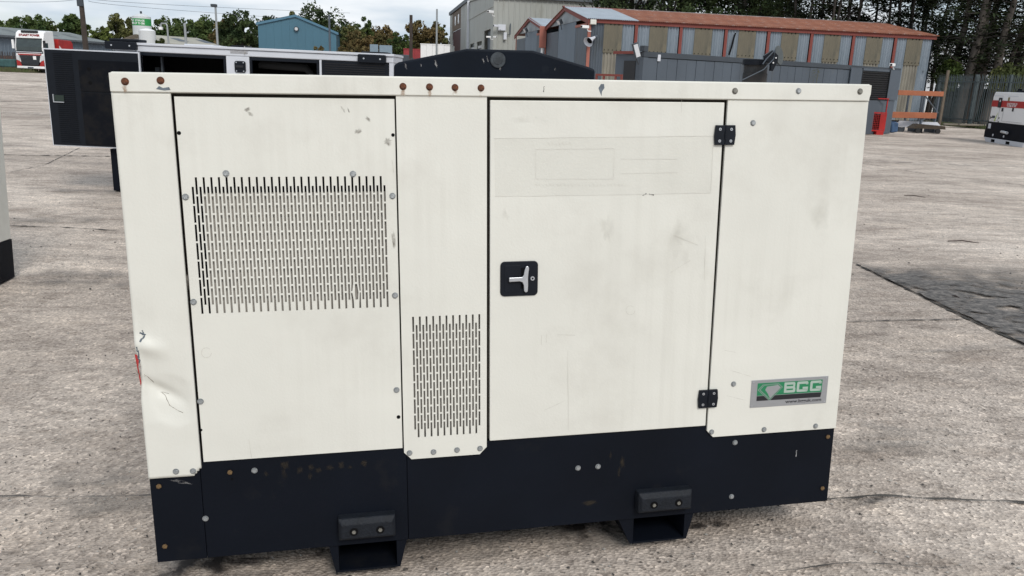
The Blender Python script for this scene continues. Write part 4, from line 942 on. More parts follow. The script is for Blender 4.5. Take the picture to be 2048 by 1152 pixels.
for i in range(8): inst(mh,'mesh_wire',t,(0.01,-0.006,0.26+i*0.075))
mb=MB(); mb.box(0,RW,0.84,0.86,0.2,1.44); mb.build('rear_panel',mat('smoky_panel',(0.10,0.08,0.09),0.6),t)
# ================================================================== palisade fences
def fence(A,B,H,pitch,npost,label,z0=0.0,m=fencem,group=None,zf=None):
    FF=Frame(A,B,z0); t=thing('palisade_fence',label,'fence',(A[0],A[1],z0),FF.yaw,group)
    pm=MB(); wd=pitch*0.40
    pr=[(0,0),(wd*0.3,-0.02),(wd*0.7,-0.02),(wd,0)]
    vs=[(x,y,0.12) for x,y in pr]+[(x,y,H-0.14) for x,y in pr]+[(wd*0.5,-0.05,H)]
    vs2=[(x,y+0.006,z) for x,y,z in vs]; fs=[(0,1,5,4),(1,2,6,5),(2,3,7,6),(4,5,8),(5,6,8),(6,7,8)]
    pm.add(vs,fs); pm.add(vs2,[tuple(reversed(f)) for f in fs]); me=pm.mesh('pale',m,False)
    n=int(FF.len/pitch); rr=random.Random(4)
    for i in range(n): inst(me,'pale',t,(i*pitch,0,rr.uniform(-0.02,0.02)),(0,rr.uniform(-0.012,0.012),0))
    for z in (0.35,H-0.45): mb=MB(); mb.box(0,FF.len,0.012,0.06,z,z+0.06); mb.build('rail',m,t)
    for i in range(npost+1):
        x=i*FF.len/npost; mb=MB(); mb.box(x-0.06,x+0.06,0.062,0.16,0,H-0.02); mb.build('post',m,t)
    return t,FF
a=at(1862,243,49.5); b=at(1932,250,45.4); c=at(2150,272,38.5)
fence((a.x,a.y),(b.x,b.y),2.85,0.135,1,'grey palisade fence section between the shed and the tall fence post',group=None)
fence((b.x+0.1,b.y),(c.x,c.y),2.85,0.135,3,'grey palisade fence section behind the white and red generator')
# verge with rough grass and planks by the fence
V=[at(1858,244,47.0),at(1940,252,43.6),at(2160,276,37.0),at(2160,272,39.5),at(1935,248,46.0),at(1860,241,50)]
mb=MB(); mb.add([(p.x,p.y,0.02+0.1*(i>2)) for i,p in enumerate(V)],[tuple(range(6))]); mb.build('verge',grass,kind='structure')
rnd=random.Random(9); mb=MB()
for i in range(1500):
    t_=rnd.random(); q=V[0].lerp(V[1],t_*2) if t_<0.5 else V[1].lerp(V[2],t_*2-1); x=q.x+rnd.uniform(0,1.2)*0.2; y=q.y+rnd.uniform(0,2.6); h=rnd.uniform(0.05,0.20); a_=rnd.uniform(0,PI)
    mb.add([(x-0.03*math.cos(a_),y-0.03*math.sin(a_),0.02),(x+0.03*math.cos(a_),y+0.03*math.sin(a_),0.02),(x+rnd.uniform(-.08,.08),y,0.02+h)],[(0,1,2)])
mb.build('grass',grass,fixn=False,kind='stuff')
plank=mat('grey_plank',(0.24,0.21,0.17),0.9,var=0.3,vscale=2)
for i,(x,y,l_,r_) in enumerate(((1925,249,1.9,0.05),(1918,250,1.6,-0.1),(1940,253,1.4,0.2))):
    p=at(x,y,43.8-i*0.3); o=MB().box(-l_/2,l_/2,-0.1,0.1,0.08,0.16).build('plank',plank,loc=(p.x,p.y,0.03+0.02*i),bevel=0.01); o.rotation_euler=(0,0,r_)
    tag(o,['longest grey plank lying along the foot of the fence','middle grey plank lying by the foot of the fence','shortest plank, nearest the white generator, by the fence foot'][i],'plank',)
# ================================================================== white and red generator on the right
A_=gp(1969,283); B_=at(2140,300,25.6); FW2=Frame((A_.x,A_.y),(B_.x,B_.y),gz(A_.x,A_.y))
g2=thing('generator','white generator with red stripe and black base on a grey skid at the far right','generator',FW2.A,FW2.yaw)
U=lambda px,py=230: FW2.uv(px,py); 
def z_(px,py): return FW2.v(px,py)
zb=z_(2020,262-14); ztop=z_(2000,184); ul=U(1966,243)[0]; W2=3.1
zk=z_(1990,277); zm=z_(1975,243)
mb=MB(); mb.prism([(0.05,0.0),(W2-0.1,0.0),(W2,zk),(-0.12,zk)],0,0.95); mb.build('skid',lwhite,g2,bevel=0.01)
for x in (0.55,1.75): mb=MB(); mb.box(x,x+0.28,-0.01,0.3,0.03,zk-0.04); mb.build('forklift_slot',dark,g2)
mb=MB(); mb.prism([(-0.16,zk+0.003),(W2,zk+0.003),(W2,zm),(0.0,zm),(-0.16,zk+0.25)][::1],0.0,0.95); mb.build('base_tank',navy,g2,bevel=0.01)
mb=MB(); mb.prism([(0.0,zm+0.003),(W2,zm+0.003),(W2,ztop),(0.12,ztop),(0.02,ztop-0.16)],0.02,0.93); mb.build('body',whitem,g2,bevel=0.02)
zr1,zr0=z_(2000,201),z_(2000,214)
mb=MB(); mb.box(0.02,W2+0.01,0.008,0.94,zr0,zr1); mb.build('red_stripe',redm,g2)
ur=U(1997,205)[0]; mb=MB(); mb.prism(rrect(ur,ur+0.24,zr0-0.02,zr1+0.1,0.03),-0.01,0.006); mb.build('control_window',grilled,g2)
mb=MB(); mb.box(ur+0.10,ur+0.2,-0.014,-0.0105,zr1-0.05,zr1+0.03); mb.build('display',lampm,g2)
for px in (2004,2025):
    u=U(px,219)[0]; mb=MB(); mb.box(u-0.05,u+0.06,0.004,0.018,z_(px,223),z_(px,216)); mb.build('door_lock',grilled,g2)
u=U(2017,198)[0]; mb=MB(); mb.box(u-0.04,u+0.06,0.004,0.018,zr1-0.01,zr1+0.13); mb.build('latch',mat('olive_sticker',(0.2,0.16,0.05),0.6),g2)
for (x0,x1) in ((0.12,0.85),(1.2,2.0)):
    mb=MB(); mb.box(x0,x1,0.010,0.018,ztop-0.145,ztop-0.13); mb.build('rain_gutter',lwhite,g2)
def seam(x0,x1,z0,z1):
    mb=MB(); mb.box(x0,x1,0.012,0.0185,z0,z1); mb.build('door_seam',mat('seam_grey',(0.35,0.35,0.36),0.6) if 'seam_grey' not in MATS else MATS['seam_grey'],g2)
for x in (0.72,1.05): seam(x,x+0.008,zm+0.08,zr0-0.01)
seam(0.15,0.72,zm+0.07,zm+0.078); seam(1.058,2.6,zm+0.07,zm+0.078)
um=U(1983,234)[0]; zz=z_(1985,236)
mb=MB(); mb.box(um,um+0.25,0.012,0.0175,zz,zz+0.09); mb.build('maker_badge',contd,g2)
lime=mat('lime_swoosh',(0.42,0.52,0.06),0.5)
mb=MB(); mb.prism([(um+0.22,zz-0.10),(um+0.30,zz-0.10),(um+0.44,zz+0.22),(um+0.36,zz+0.10)],0.011,0.0174); mb.build('maker_swoosh',lime,g2)
mb=MB(); mb.prism([(0.08,zz-0.04),(0.22,zz+0.01),(0.08,zz+0.07)],0.011,0.0174); mb.build('hazard_triangle',grilled,g2)
for z in (zz+0.02,zz-0.12): mb=MB(); mb.cyl((0.80,0.012,z),0.035,0.006,'y',12); mb.build('port',grilled,g2)
ut=U(2014,208)[0]
text('stripe_lettering','STUART POWER LTD',whitem,g2,(ut,0.004,zr1-0.14),(PI/2,0,0),0.78,0.07,ext=0.001,bold=0.01)
text('stripe_lettering','TEL: 0800 447 7602',whitem,g2,(ut,0.004,zr0+0.03),(PI/2,0,0),0.72,0.065,ext=0.001,bold=0.01)
mb=MB(); mb.box(0.08,0.3,-0.006,-0.001,zm-0.25,zm-0.06); mb.build('data_sticker',lwhite,g2)
for x in (0.62,1.5): mb=MB(); mb.cyl((x,-0.012,zk+0.12),0.045,0.012,'y',12); mb.build('bolt',lwhite,g2)
mb=MB(); mb.tube([(1.38,-0.03,zk+0.28),(1.45,-0.09,zk+0.29),(1.9,-0.09,zk+0.27)],0.05,8); mb.build('tow_handle',lampm,g2)
mb=MB(); mb.box(1.1,2.6,0.3,0.7,ztop+0.003,ztop+0.06); mb.build('exhaust_cover',navy,g2,bevel=.02)
for x in (1.0,1.14): mb=MB(); mb.cyl((x,0.45,ztop+0.004),0.05,0.13,'z',10); mb.build('lifting_lug',navy,g2)
# yellow machine beyond the fence
p=at(2024,205,52); t=thing('yellow_digger','yellow site machine partly seen behind the palisade fence','digger',(p.x,p.y,0),0)
mb=MB(); mb.prism([(0,0.9),(3.6,0.9),(3.6,2.9),(0.9,3.1),(0.1,2.3)],0,1.8); mb.build('body',yellowm,t,bevel=0.08)
mb=MB(); mb.prism([(-0.2,0.0),(3.6,0.0),(3.8,0.45),(3.6,0.85),(0,0.85),(-0.4,0.45)],-0.1,0.5); mb.build('track',rubt,t,bevel=0.1)
mb=MB(); mb.prism([(-0.9,0.9),(-0.6,0.9),(-0.1,2.2),(0.9,3.6),(0.6,3.75),(-0.5,2.4)],0.4,0.8); mb.build('boom',grilled,t,bevel=.03)
mb=MB(); mb.prism([(1.2,3.0),(2.8,2.95),(2.8,4.0),(1.5,4.0)],0.2,1.5); mb.build('cab',glassd,t,bevel=.05)
# pale warehouse beyond the right-hand trees
p=at(1560,150,84); q=at(2250,150,78); FB=Frame((p.x,p.y),(q.x,q.y)); bl=thing('pale_warehouse','pale warehouse glimpsed through the conifers on the right','warehouse',(p.x,p.y,0),FB.yaw)
for i in range(12):
    w_=FB.len/12; mb=MB(); mb.box(i*w_+0.02,(i+1)*w_-0.02,0,0.2,0,6.5); mb.build('wall_panel',paleb,bl)
mb=MB(); mb.prism([(0,6.51),(FB.len,6.51),(FB.len,7.0),(0,7.0)],-0.3,9); mb.build('roof',shedr,bl)
# ================================================================== long white generator behind
YB=11.4
PB=lambda px,py,y=YB:(at(px,py,y).x,at(px,py,y).z)
xg0,_=PB(240,300); xg1,_=PB(784,130); zg=gz((xg0+xg1)/2,YB)
OX,OZ=xg0,zg; bx_=lambda px,py,y=YB:(PB(px,py,y)[0]-OX,PB(px,py,y)[1]-OZ)
wg=thing('generator','long white generator with open hatches and black corner blocks behind the cream one','generator',(OX,YB,OZ)); wg.rotation_euler=(0,0.0095,0)
Wg=xg1-OX; ztl=bx_(300,88)[1]; ztr=bx_(700,104)[1]; ztp=ztl-0.02; zo=bx_(300,103)[1]-0.005
mb=MB(); mb.box(0,Wg,0,0.9,zo,ztp); mb.build('roof_beam',lwhite,wg,bevel=0.012)
mb=MB(); mb.box(-0.01,Wg+0.01,-0.02,0.92,ztp+0.002,ztp+0.035); mb.build('roof_sheet',lwhite,wg,bevel=0.005)
mb=MB(); mb.box(-0.14,Wg,-0.02,0.9,0.02,0.62); mb.build('base',navy,wg,bevel=0.01)
X=lambda px: bx_(px,130)[0]
for (a,b,nm) in ((0.0,X(275),'pillar'),(X(450),X(496),'pillar'),(X(636),X(640.5),'pillar'),(X(775.5),Wg,'pillar')):
    mb=MB(); mb.box(a,b,0.002,0.06,0.622,zo-0.002); mb.build(nm,lwhite,wg,bevel=0.004)
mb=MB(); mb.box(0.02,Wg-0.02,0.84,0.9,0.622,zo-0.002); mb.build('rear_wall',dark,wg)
mb=MB(); mb.box(0.0,0.03,0.062,0.838,0.622,zo-0.002); mb.build('end_wall',lwhite,wg)
mb=MB(); mb.box(Wg-0.03,Wg,0.062,0.838,0.622,zo-0.002); mb.build('end_wall',lwhite,wg)
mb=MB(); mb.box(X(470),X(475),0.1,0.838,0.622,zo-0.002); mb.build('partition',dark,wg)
for a,b in ((276,449),(497,635)):
    for (p0_,p1_,q0,q1) in ((X(a),X(b),zo-0.045,zo-0.003),(X(a),X(a)+0.03,0.63,zo-0.046),(X(b)-0.03,X(b),0.63,zo-0.046)):
        mb=MB(); mb.box(p0_,p1_,0.003,0.04,q0,q1); mb.build('door_seal',blackp,wg)
mb=MB(); mb.box(X(641.5),X(774.5),-0.006,0.03,0.63,zo-0.006); vp=mb.build('louvre_panel',blackp,wg)
me_=MB(); me_.box(0,X(770)-X(650),-0.004,0,0,0.012); ml=me_.mesh('louvre_slat',grilled)
for i in range(24): inst(ml,'louvre_slat',wg,(X(647),-0.0065,zo-0.05-i*0.03),(0.3,0,0))
# engine and pipes in the right-hand hatch, uprights in the left one
mb=MB(); mb.box(X(505),X(628),0.35,0.8,0.65,zo-0.42); mb.build('engine_block',blackp,wg,bevel=0.03)
mb=MB(); mb.tube([(X(505),0.25,zo-0.10),(X(600),0.25,zo-0.12),(X(620),0.3,zo-0.3)],0.055,10); mb.build('air_duct',rubt,wg)
mb=MB(); mb.tube([(X(515),0.2,zo-0.33),(X(560),0.2,zo-0.28),(X(600),0.2,zo-0.33)],0.02,8); mb.build('hose',contg,wg)
mb=MB(); mb.box(X(606),X(616),0.2,0.3,zo-0.33,zo-0.2); mb.build('filter',foam,wg,bevel=0.01)
mb=MB(); mb.box(X(310),X(313),0.15,0.2,0.63,zo-0.05); mb.build('stay',contd,wg)
mb=MB(); mb.box(X(288),X(296),0.3,0.45,0.63,zo-0.2); mb.build('control_post',contd,wg)
# latch plate
xl=X(478); zl_=bx_(478,131)[1]; mb=MB(); mb.prism(rrect(xl-0.078,xl+0.078,zl_-0.078,zl_+0.078,0.03),-0.014,0.0); lk=mb.build('latch',blackp,wg,bevel=0.004)
mb=MB(); mb.prism(rrect(xl-0.06,xl+0.05,zl_-0.01,zl_+0.02,0.01),-0.03,-0.0145); mb.build('handle',grilled,lk)
for sx in (-1,1):
    for sz in (-1,1): mb=MB(); mb.cyl((xl+sx*0.05,-0.019,zl_+sz*0.058),0.009,0.004,'y',8); mb.build('screw',silver,lk)
mb=MB(); a,b=bx_(458,104),bx_(492,95); mb.box(a[0],b[0],-0.004,-0.001,a[1],b[1]); mb.build('faded_sticker',mat('faded_sticker',(0.40,0.40,0.42),0.6,var=0.3,vscale=60),wg)
# black corner blocks
for (xa_,xb_,ya,yb) in ((211,272,97.5,84),(714,770,120,105)):
    a=bx_(xa_,ya); b=bx_(xb_,yb); mb=MB(); mb.prism(rrect(a[0],b[0],a[1],b[1],0.02),-0.06,0.3); cb=mb.build('corner_block',blackp,wg,bevel=0.008)
    mb=MB(); mb.box(a[0]+0.04,b[0]+0.02,0.0,0.25,b[1]+0.002,b[1]+0.04); mb.build('corner_cap',blackp,wg,bevel=0.01)
    for f in (0.22,0.8): mb=MB(); mb.cyl((a[0]+(b[0]-a[0])*f,-0.064,(a[1]+b[1])/2),0.012,0.003,'y',10); mb.build('screw',silver,cb)
# things lying on its roof
p=at(375,90,YB+0.5)
mb=MB(); mb.box(0,0.42,0,0.6,0,0.02); mb.build('roof_hatch',lwhite,wg,loc=(X(350),0.3,ztp+0.036),bevel=0.01)
mb=MB(); mb.box(X(456),X(484),0.1,0.4,ztp+0.037,ztp+0.06); mb.build('vent_cover',blackp,wg,bevel=0.005)
mb=MB(); mb.tube([(X(483),0.1,ztp+0.05),(X(487),0.05,ztp+0.03),(X(489),-0.03,ztp-0.05)],0.006,6); mb.build('loose_wire',foam,wg)
# open door, folded back flat beside the body: inner face black with foam liner
YD=YB-0.12
dx=lambda px,py:(at(px,py,YD).x-OX,at(px,py,YD).z-OZ)
q=[dx(85,97),dx(275,104),dx(275,297),dx(104,294)]
mb=MB()
W0=q[0][0]; Wd1=q[1][0]; 
zt0=q[0][1]; zt1=q[1][1]; zb0=q[3][1]; zb1=dx(262,296)[1]
zmT=(zt0+zt1)/2; zmB=(zb0+zb1)/2; W0=(q[0][0]+q[3][0])/2
mb.box(W0,Wd1,-0.12,-0.085,zmB,zmT); dr=mb.build('door',lwhite,wg,bevel=0.003,label='open white door showing its black foam-lined inside')
e=0.016; mb=MB(); mb.box(W0+e,Wd1-e,-0.128,-0.121,zmB+e,zmT-e); mb.build('inner_lining',blackp,dr)
HD=zmT-zmB; WD=Wd1-W0
lin=mat('door_foam',(0.007,0.008,0.011),0.8,col2=(0.004,0.005,0.008),vscale=4,dirt=(0.014,0.013,0.013),dscale=4,dlo=0.5,dhi=0.7,spec=0.1)
mb=MB(); mb.box(W0+0.36*WD,Wd1-0.02,-0.140,-0.129,zmB+0.04,zmT-0.43*HD); mb.build('foam_pad',lin,dr,bevel=0.006)
mb=MB(); mb.box(W0+0.36*WD,Wd1-0.03,-0.140,-0.129,zmT-0.42*HD,zmT-0.10*HD); mb.build('foam_pad',lin,dr,bevel=0.006)
for fx_,fz_ in ((0.47,0.19),(0.80,0.19),(0.47,0.33),(0.80,0.33)):
    mb=MB(); mb.tube([(W0+fx_*WD,-0.1425,zmT-fz_*HD),(W0+fx_*WD,-0.139,zmT-fz_*HD)],[0.018,0.030],14); mb.build('foam_stud',dark,dr)
me_=MB(); me_.box(0,0.13,-0.006,0,0,0.007); ms_=me_.mesh('louvre_rib',lin)
for c_ in (0.10,0.20):
    for i in range(44): inst(ms_,'louvre_rib',dr,(W0+c_*WD,-0.129,zmB+0.06+i*(HD-0.1)/44))
mb=MB(); hx=W0+0.06*WD; hz=zmT-0.545*HD; mb.box(hx,hx+0.012,-0.145,-0.129,hz,hz+0.11); mb.box(hx+0.012,hx+0.15,-0.145,-0.129,hz,hz+0.012); mb.build('latch_bracket',silver,dr,kind='stuff')
mb=MB(); mb.box(hx+0.02,hx+0.15,-0.137,-0.129,hz+0.02,hz+0.10); mb.build('latch',mat('dark_green_latch',(0.012,0.025,0.018),0.5),dr)
# foot
mb=MB(); mb.box(-0.12,0.12,0.02,0.30,-0.06,0.018); mb.build('leg',navy,wg)
# ================================================================== dark hooded generator
YH=6.9
zh=gz(0.3,YH); hb=lambda px,py:(at(px,py,YH).x,at(px,py,YH).z-zh)
hg_=thing('generator','low dark navy generator with a chamfered hood and round cap just behind the cream one','generator',(0,YH,zh))
PP=[hb(*p) for p in ((1190,162),(1190,139),(1178,134),(1066,101),(933,97.5),(797,124),(787,130),(786,158))]
x0_,x1_=PP[-1][0],PP[0][0]
prof=[(x1_,0.1)]+PP[1:-1]+[(x0_,0.1)]
hoodm=mat('navy_hood_paint',(0.0048,0.0085,0.016),0.6,var=0.3,vscale=2,bump=0.1,bscale=300,dirt=(0.012,0.016,0.022),dscale=7,dlo=0.62,dhi=0.8,spec=0.15)
mb=MB(); mb.prism(prof,0,2.4); mb.build('hood',hoodm,hg_,bevel=0.018)
mb=MB(); mb.box(x0_+0.05,x1_-0.05,-0.05,2.45,0.0,0.099); mb.build('skid',navy,hg_)
c0=hb(996,120); mb=MB(); mb.tube([(c0[0],-0.012,c0[1]),(c0[0],0.0,c0[1])],[0.062,0.065],28); mb.tube([(c0[0],-0.016,c0[1]),(c0[0],-0.0125,c0[1])],[0.036,0.038],24); mb.build('round_cap',mat('scuffed_cap',(0.05,0.06,0.07),0.6,var=0.5,vscale=25),hg_)
for px,py,rx,rz in ((812,133,.01,.028),(842,130,.006,.015),(872,128,.01,.035),(975,118,.006,.025),(967,121,.006,.03),(1000,135,.012,.03),(1110,138,.01,.01)):
    u=hb(px,py); fade_blob('scuff',pale,(u[0],u[1]),rx,rz,lambda a,b:-0.004,hg_,int(px),0.3,n=16,rough=0.6,rings=3,plane='xz')
# a dark set right of it, hidden but for its exhaust stack with an open rain flap
YX=5.2; zx=gz(1.8,YX); xb=lambda px,py:(at(px,py,YX).x,at(px,py,YX).z-zx)
eg=thing('generator','dark generator hidden behind the cream one with its exhaust stack and tilted rain flap showing','generator',(0,YX,zx))
a=xb(1512,160); b=xb(1560,160); xm=(a[0]+b[0])/2; r_=(b[0]-a[0])/2; top=xb(1536,117)[1]
mb=MB(); mb.box(xm-1.3,xm+0.22,0.1,1.6,0.1,1.40); mb.build('body',navy,eg,bevel=0.02); mb=MB(); mb.box(xm-1.25,xm+0.18,0.12,1.55,0,0.099); mb.build('skid',navy,eg)
stm=mat('sooty_steel',(0.022,0.024,0.026),0.7,col2=(0.045,0.035,0.03),vscale=9)
zmid=xb(1536,146)[1]; zlip=xb(1536,122)[1]
mb=MB(); mb.cyl((xm,0.3,1.38),r_*1.05,zmid-1.38,seg=20); mb.build('stack_base',stm,eg)
mb=MB(); mb.cyl((xm,0.3,zmid+0.001),r_,zlip-zmid-0.02,seg=20); mb.build('stack',stm,eg)
mb=MB(); mb.cyl((xm-0.005,0.3,zlip-0.02),r_*1.12,0.035,seg=20); mb.build('collar',blackp,eg)
mb=MB(); u0=xb(1540,114); u1=xb(1561,97); u2=xb(1566,107); u3=xb(1554,142)
mb.prism([xb(1539,110),xb(1556,99),xb(1567,110),xb(1566,122),xb(1556,142),xb(1551,141),xb(1553,126),xb(1540,122)][::-1],0.10,0.14); mb.build('hinge_arm',blackp,eg,bevel=0.003)
for px,py in ((1561.5,115),(1556,125)): u=xb(px,py); mb=MB(); mb.cyl((u[0],0.094,u[1]),0.0045,0.006,'y',10); mb.build('rivet',whitem,eg)
fc=xb(1574,109); ax=Vector((0.72,-0.62,0.20)).normalized(); c3=Vector((fc[0],0.16,fc[1])); mb=MB(); mb.tube([c3-ax*0.004,c3+ax*0.004],[0.060,0.060],26); mb.build('rain_flap',mat('flap_steel',(0.075,0.085,0.085),0.65,var=0.2,vscale=10),eg)
mb=MB(); u=[xb(*p) for p in ((1490,160),(1533,139),(1553,118),(1556,101))]; mb.tube([(p[0],0.06,p[1]) for p in u],0.0035,6); mb.build('counterweight_rod',contg,eg)
mb=MB(); u=[xb(*p) for p in ((1533,128),(1540,118),(1558,99))]; mb.tube([(p[0],0.08,p[1]) for p in u],0.004,6); mb.build('strut',contg,eg)
# weed sprig between the sets
wd_=at(1626,170,7.0); t=thing('weed','dry weed sprig poking up right of the exhaust stack','weed',(wd_.x,wd_.y,gz(wd_.x,wd_.y)))
zt9=at(1632,140,7.0).z-gz(wd_.x,wd_.y)
mb=MB(); mb.tube([(0,0,0),(0.01,0,zt9*0.6),(0.03,0,zt9)],[0.006,0.005,0.002],5); mb.build('stem',mat('weed_stem',(0.12,0.11,0.06),0.9),t)
rnd=random.Random(3); mb=MB()
for i in range(220):
    z=zt9-rnd.random()**1.5*0.35; x=rnd.gauss(0,0.02+0.05*(zt9-z)); y=rnd.gauss(0,0.03); s=rnd.uniform(.004,.011); mb.add([(x,y,z),(x+s,y+s,z+s*.5),(x+s*.5,y-s,z+s*1.5)],[(0,1,2)])
mb.build('foliage',mat('weed_leaf',(0.13,0.135,0.06),0.9,var=0.4,vscale=20),t,kind='stuff')
# ================================================================== neighbouring cream set at the left edge
pc=gp(29,556); d_=Vector((0.98,0.198,0)).normalized()
yaw=math.atan2(0.198,0.98)-0.03
nb=thing('generator','cream generator with a chipped dark base cut off by the left edge of the picture','generator',(pc.x,pc.y,gz(pc.x,pc.y)),yaw)
nb.rotation_euler=(-0.045,0.026,yaw); nb.location=(pc.x+math.sin(yaw)*0.95,pc.y-math.cos(yaw)*0.95,gz(pc.x,pc.y-0.95))
mb=MB(); mb.box(-2.2,0.0,0,0.95,0.36,1.50); mb.build('body',cream,nb,bevel=0.006)
mb=MB(); mb.box(-2.21,0.004,-0.006,0.956,1.5,1.55); mb.build('roof',cream,nb,bevel=0.004)
mb=MB(); mb.box(-2.19,0.003,-0.003,0.955,0.03,0.358); mb.build('base',navy,nb,bevel=0.003)
mb=MB(); mb.box(-0.14,-0.12,-0.0075,-0.0035,0.05,0.34); mb.build('seam',dark,nb)
for x in (-1.9,-0.7): mb=MB(); mb.box(x,x+0.2,0.02,0.9,-0.06,0.028); mb.build('forklift_pocket',navy,nb)
for x,z in ((-0.03,0.31),(-0.03,0.09),(-0.10,0.395),(-0.05,0.40),(-0.075,0.50)): inst(BZ,'bolt',nb,(x,-0.0045,z))
mb=MB(); mb.box(-0.06,-0.02,-0.0045,-0.002,0.362,0.378); mb.build('paint_chip',chipd,nb)
mb=MB(); mb.cyl((-0.09,-0.005,0.03),0.008,-0.05); mb.build('drain_stub',dark,nb)
# ================================================================== left background
def frame_px(x0,y0,Y0,x1,y1,Y1,zg=0.0):
    a=at(x0,y0,Y0); b=at(x1,y1,Y1); return Frame((a.x,a.y),(b.x,b.y),zg)
# long blue-grey shed
F3=frame_px(-60,100,88,222,100,110,0.7); L3=F3.len
ls=thing('long_shed','long blue-grey shed with pale roof behind the truck','shed',F3.A,F3.yaw)
e3=(F3.v(10,58)+F3.v(215,76))/2-0.7
ribwall(ls,0,L3,1.6,e3,0,shedw,pitch=0.5,nshe=14)
nb3=16
for i in range(nb3): mb=MB(); mb.box(i*L3/nb3+0.02,(i+1)*L3/nb3-0.02,-0.02,0.2,0,1.59); mb.build('brick_base',brick,ls)
rg3=e3+1.15
for i in range(14):
    a,b=i*L3/14,(i+1)*L3/14-0.03; mb=MB(); mb.add([(a,-0.4,e3-0.02),(b,-0.4,e3-0.02),(b,6,rg3),(a,6,rg3),(a,-0.4,e3+0.05),(b,-0.4,e3+0.05),(b,6,rg3+0.07),(a,6,rg3+0.07)],[(0,1,2,3),(7,6,5,4),(0,4,5,1),(2,6,7,3)]); rs=mb.build('roof_sheet',shedr,ls)
    if i%2:
        m2=MB(); k0,k1=0.35,0.7; lerp=lambda y:(e3+0.08+(rg3-e3)*(y+0.4)/6.4); m2.add([(a+.8,2,lerp(2)),(b-.4,2,lerp(2)),(b-.4,4,lerp(4)),(a+.8,4,lerp(4))],[(0,1,2,3)]); m2.build('rooflight',contg,rs)
mb=MB(); mb.prism([(0,0),(12,0),(12,e3),(6,rg3),(0,e3)],L3,L3+0.2,0,'x'); mb.build('gable_wall',shedw,ls)
mb=MB(); mb.add([(0,6,rg3),(L3,6,rg3),(L3,12.3,e3),(0,12.3,e3)],[(0,1,2,3)]); mb.build('rear_roof',shedr,ls)
mb=MB(); mb.box(-0.1,L3+0.3,-0.5,-0.41,e3-0.15,e3+0.08); mb.build('gutter',hallt,ls)
# truck
p=gp(64,145.5); YT=p.y; gt_=gz(p.x,p.y)
tr=thing('articulated_truck','white and red truck cab with a red trailer parked at the far left','truck',(p.x,YT,gt_),0.06)
sT=2.55
mb=MB(); mb.prism([(0.0,0.95),(0.0,2.35),(0.22,3.15),(0.38,3.60),(0.8,3.84),(2.2,3.88),(2.25,0.95)],-sT/2,sT/2,0,'x'); mb.build('cab',whitem,tr,bevel=0.07)
mb=MB(); mb.prism([(-0.03,1.99),(-0.03,2.35),(0.18,3.12),(0.25,3.12),(0.03,1.99)],-1.16,1.16,0,'x'); ws=mb.build('windscreen',glassd,tr)
mb=MB(); mb.prism([(-1.2,3.13),(1.2,3.13),(1.12,3.24),(-1.12,3.24)],0.02,0.35); mb.build('sun_visor',whitem,tr,bevel=0.02)
mb=MB(); mb.box(-0.75,0.75,0.30,0.50,3.63,3.82); mb.build('roof_window',grilled,tr,bevel=.03)
text('cab_lettering','STUART POWER',mat('dark_red_print',(0.22,0.01,0.012),0.5),tr,(-0.95,0.245,3.30),(PI/2-0.34,0,0),1.9,0.22,ext=0.02,bold=0.03)
mb=MB(); mb.box(-1.24,1.24,-0.05,0.0,1.78,1.98); mb.build('scuttle',navy,tr)
mb=MB(); mb.box(-1.2,1.2,-0.075,-0.052,1.84,1.90); mb.build('wiper_rail',lwhite,tr)
mb=MB(); mb.box(-1.05,1.05,-0.06,0.0,1.60,1.77); mb.build('red_band',redm,tr); mb=MB(); mb.box(-1.0,1.0,-0.075,-0.062,1.70,1.75); mb.build('white_band',whitem,tr)
mb=MB(); mb.prism([(-0.75,0.70),(0.75,0.70),(0.95,1.58),(-0.95,1.58)],-0.08,0.0); gr=mb.build('grille',grilled,tr,bevel=0.02)
for i in range(7): mb=MB(); w_=0.74+0.2*i/7; mb.box(-w_,w_,-0.11,-0.082,0.76+i*0.115,0.80+i*0.115); mb.build('grille_bar',contd,gr)
mb=MB(); mb.box(0.32,0.60,-0.125,-0.112,1.20,1.52); mb.build('notice',whitem,tr)
for s in (-1,1):
    mb=MB(); mb.prism([(s*0.98,1.55),(s*1.24,1.62),(s*1.24,1.18),(s*0.97,1.05)][::s],-0.07,0.0); mb.build('headlight',lampm,tr,bevel=0.01)
    mb=MB(); mb.prism([(s*0.80,0.62),(s*0.97,1.04),(s*1.24,1.15),(s*1.24,0.62)][::s],-0.06,0.0); mb.build('red_flank',redm,tr)
    mb=MB(); mb.box(s*1.42-0.09,s*1.42+0.09,-0.08,0.12,2.15,2.95); mb.build('mirror',whitem if s<0 else grilled,tr,bevel=0.03)
    mb=MB(); mb.tube([(s*1.27,0.1,2.9),(s*1.42,0.02,2.9)],0.03,6); mb.build('mirror_arm',grilled,tr)
    mb=MB(); mb.cyl((s*0.86-0.16,0.75,0.5),0.5,0.32,'x',20); wl=mb.build('wheel',rubt,tr); mb=MB(); mb.cyl((s*1.035 if s>0 else -1.055,0.75,0.5),0.28,0.02,'x',16); mb.build('rim',silver,wl)
mb=MB(); mb.box(-1.25,1.25,-0.12,0.15,0.38,0.60); mb.build('bumper',whitem,tr,bevel=0.04); mb=MB(); mb.box(-0.26,0.26,-0.135,-0.122,0.42,0.53); mb.build('number_plate',contg,tr)
mb=MB(); mb.box(-1.15,1.15,0.0,0.1,0.61,0.69); mb.build('lower_grille',grilled,tr)
mb=MB(); mb.box(1.276,1.29,0.25,0.95,2.0,2.75); mb.build('side_window',glassd,tr)
mb=MB(); mb.box(-1.2,1.2,2.6,6.3,0.75,1.05); mb.build('chassis',grilled,tr)
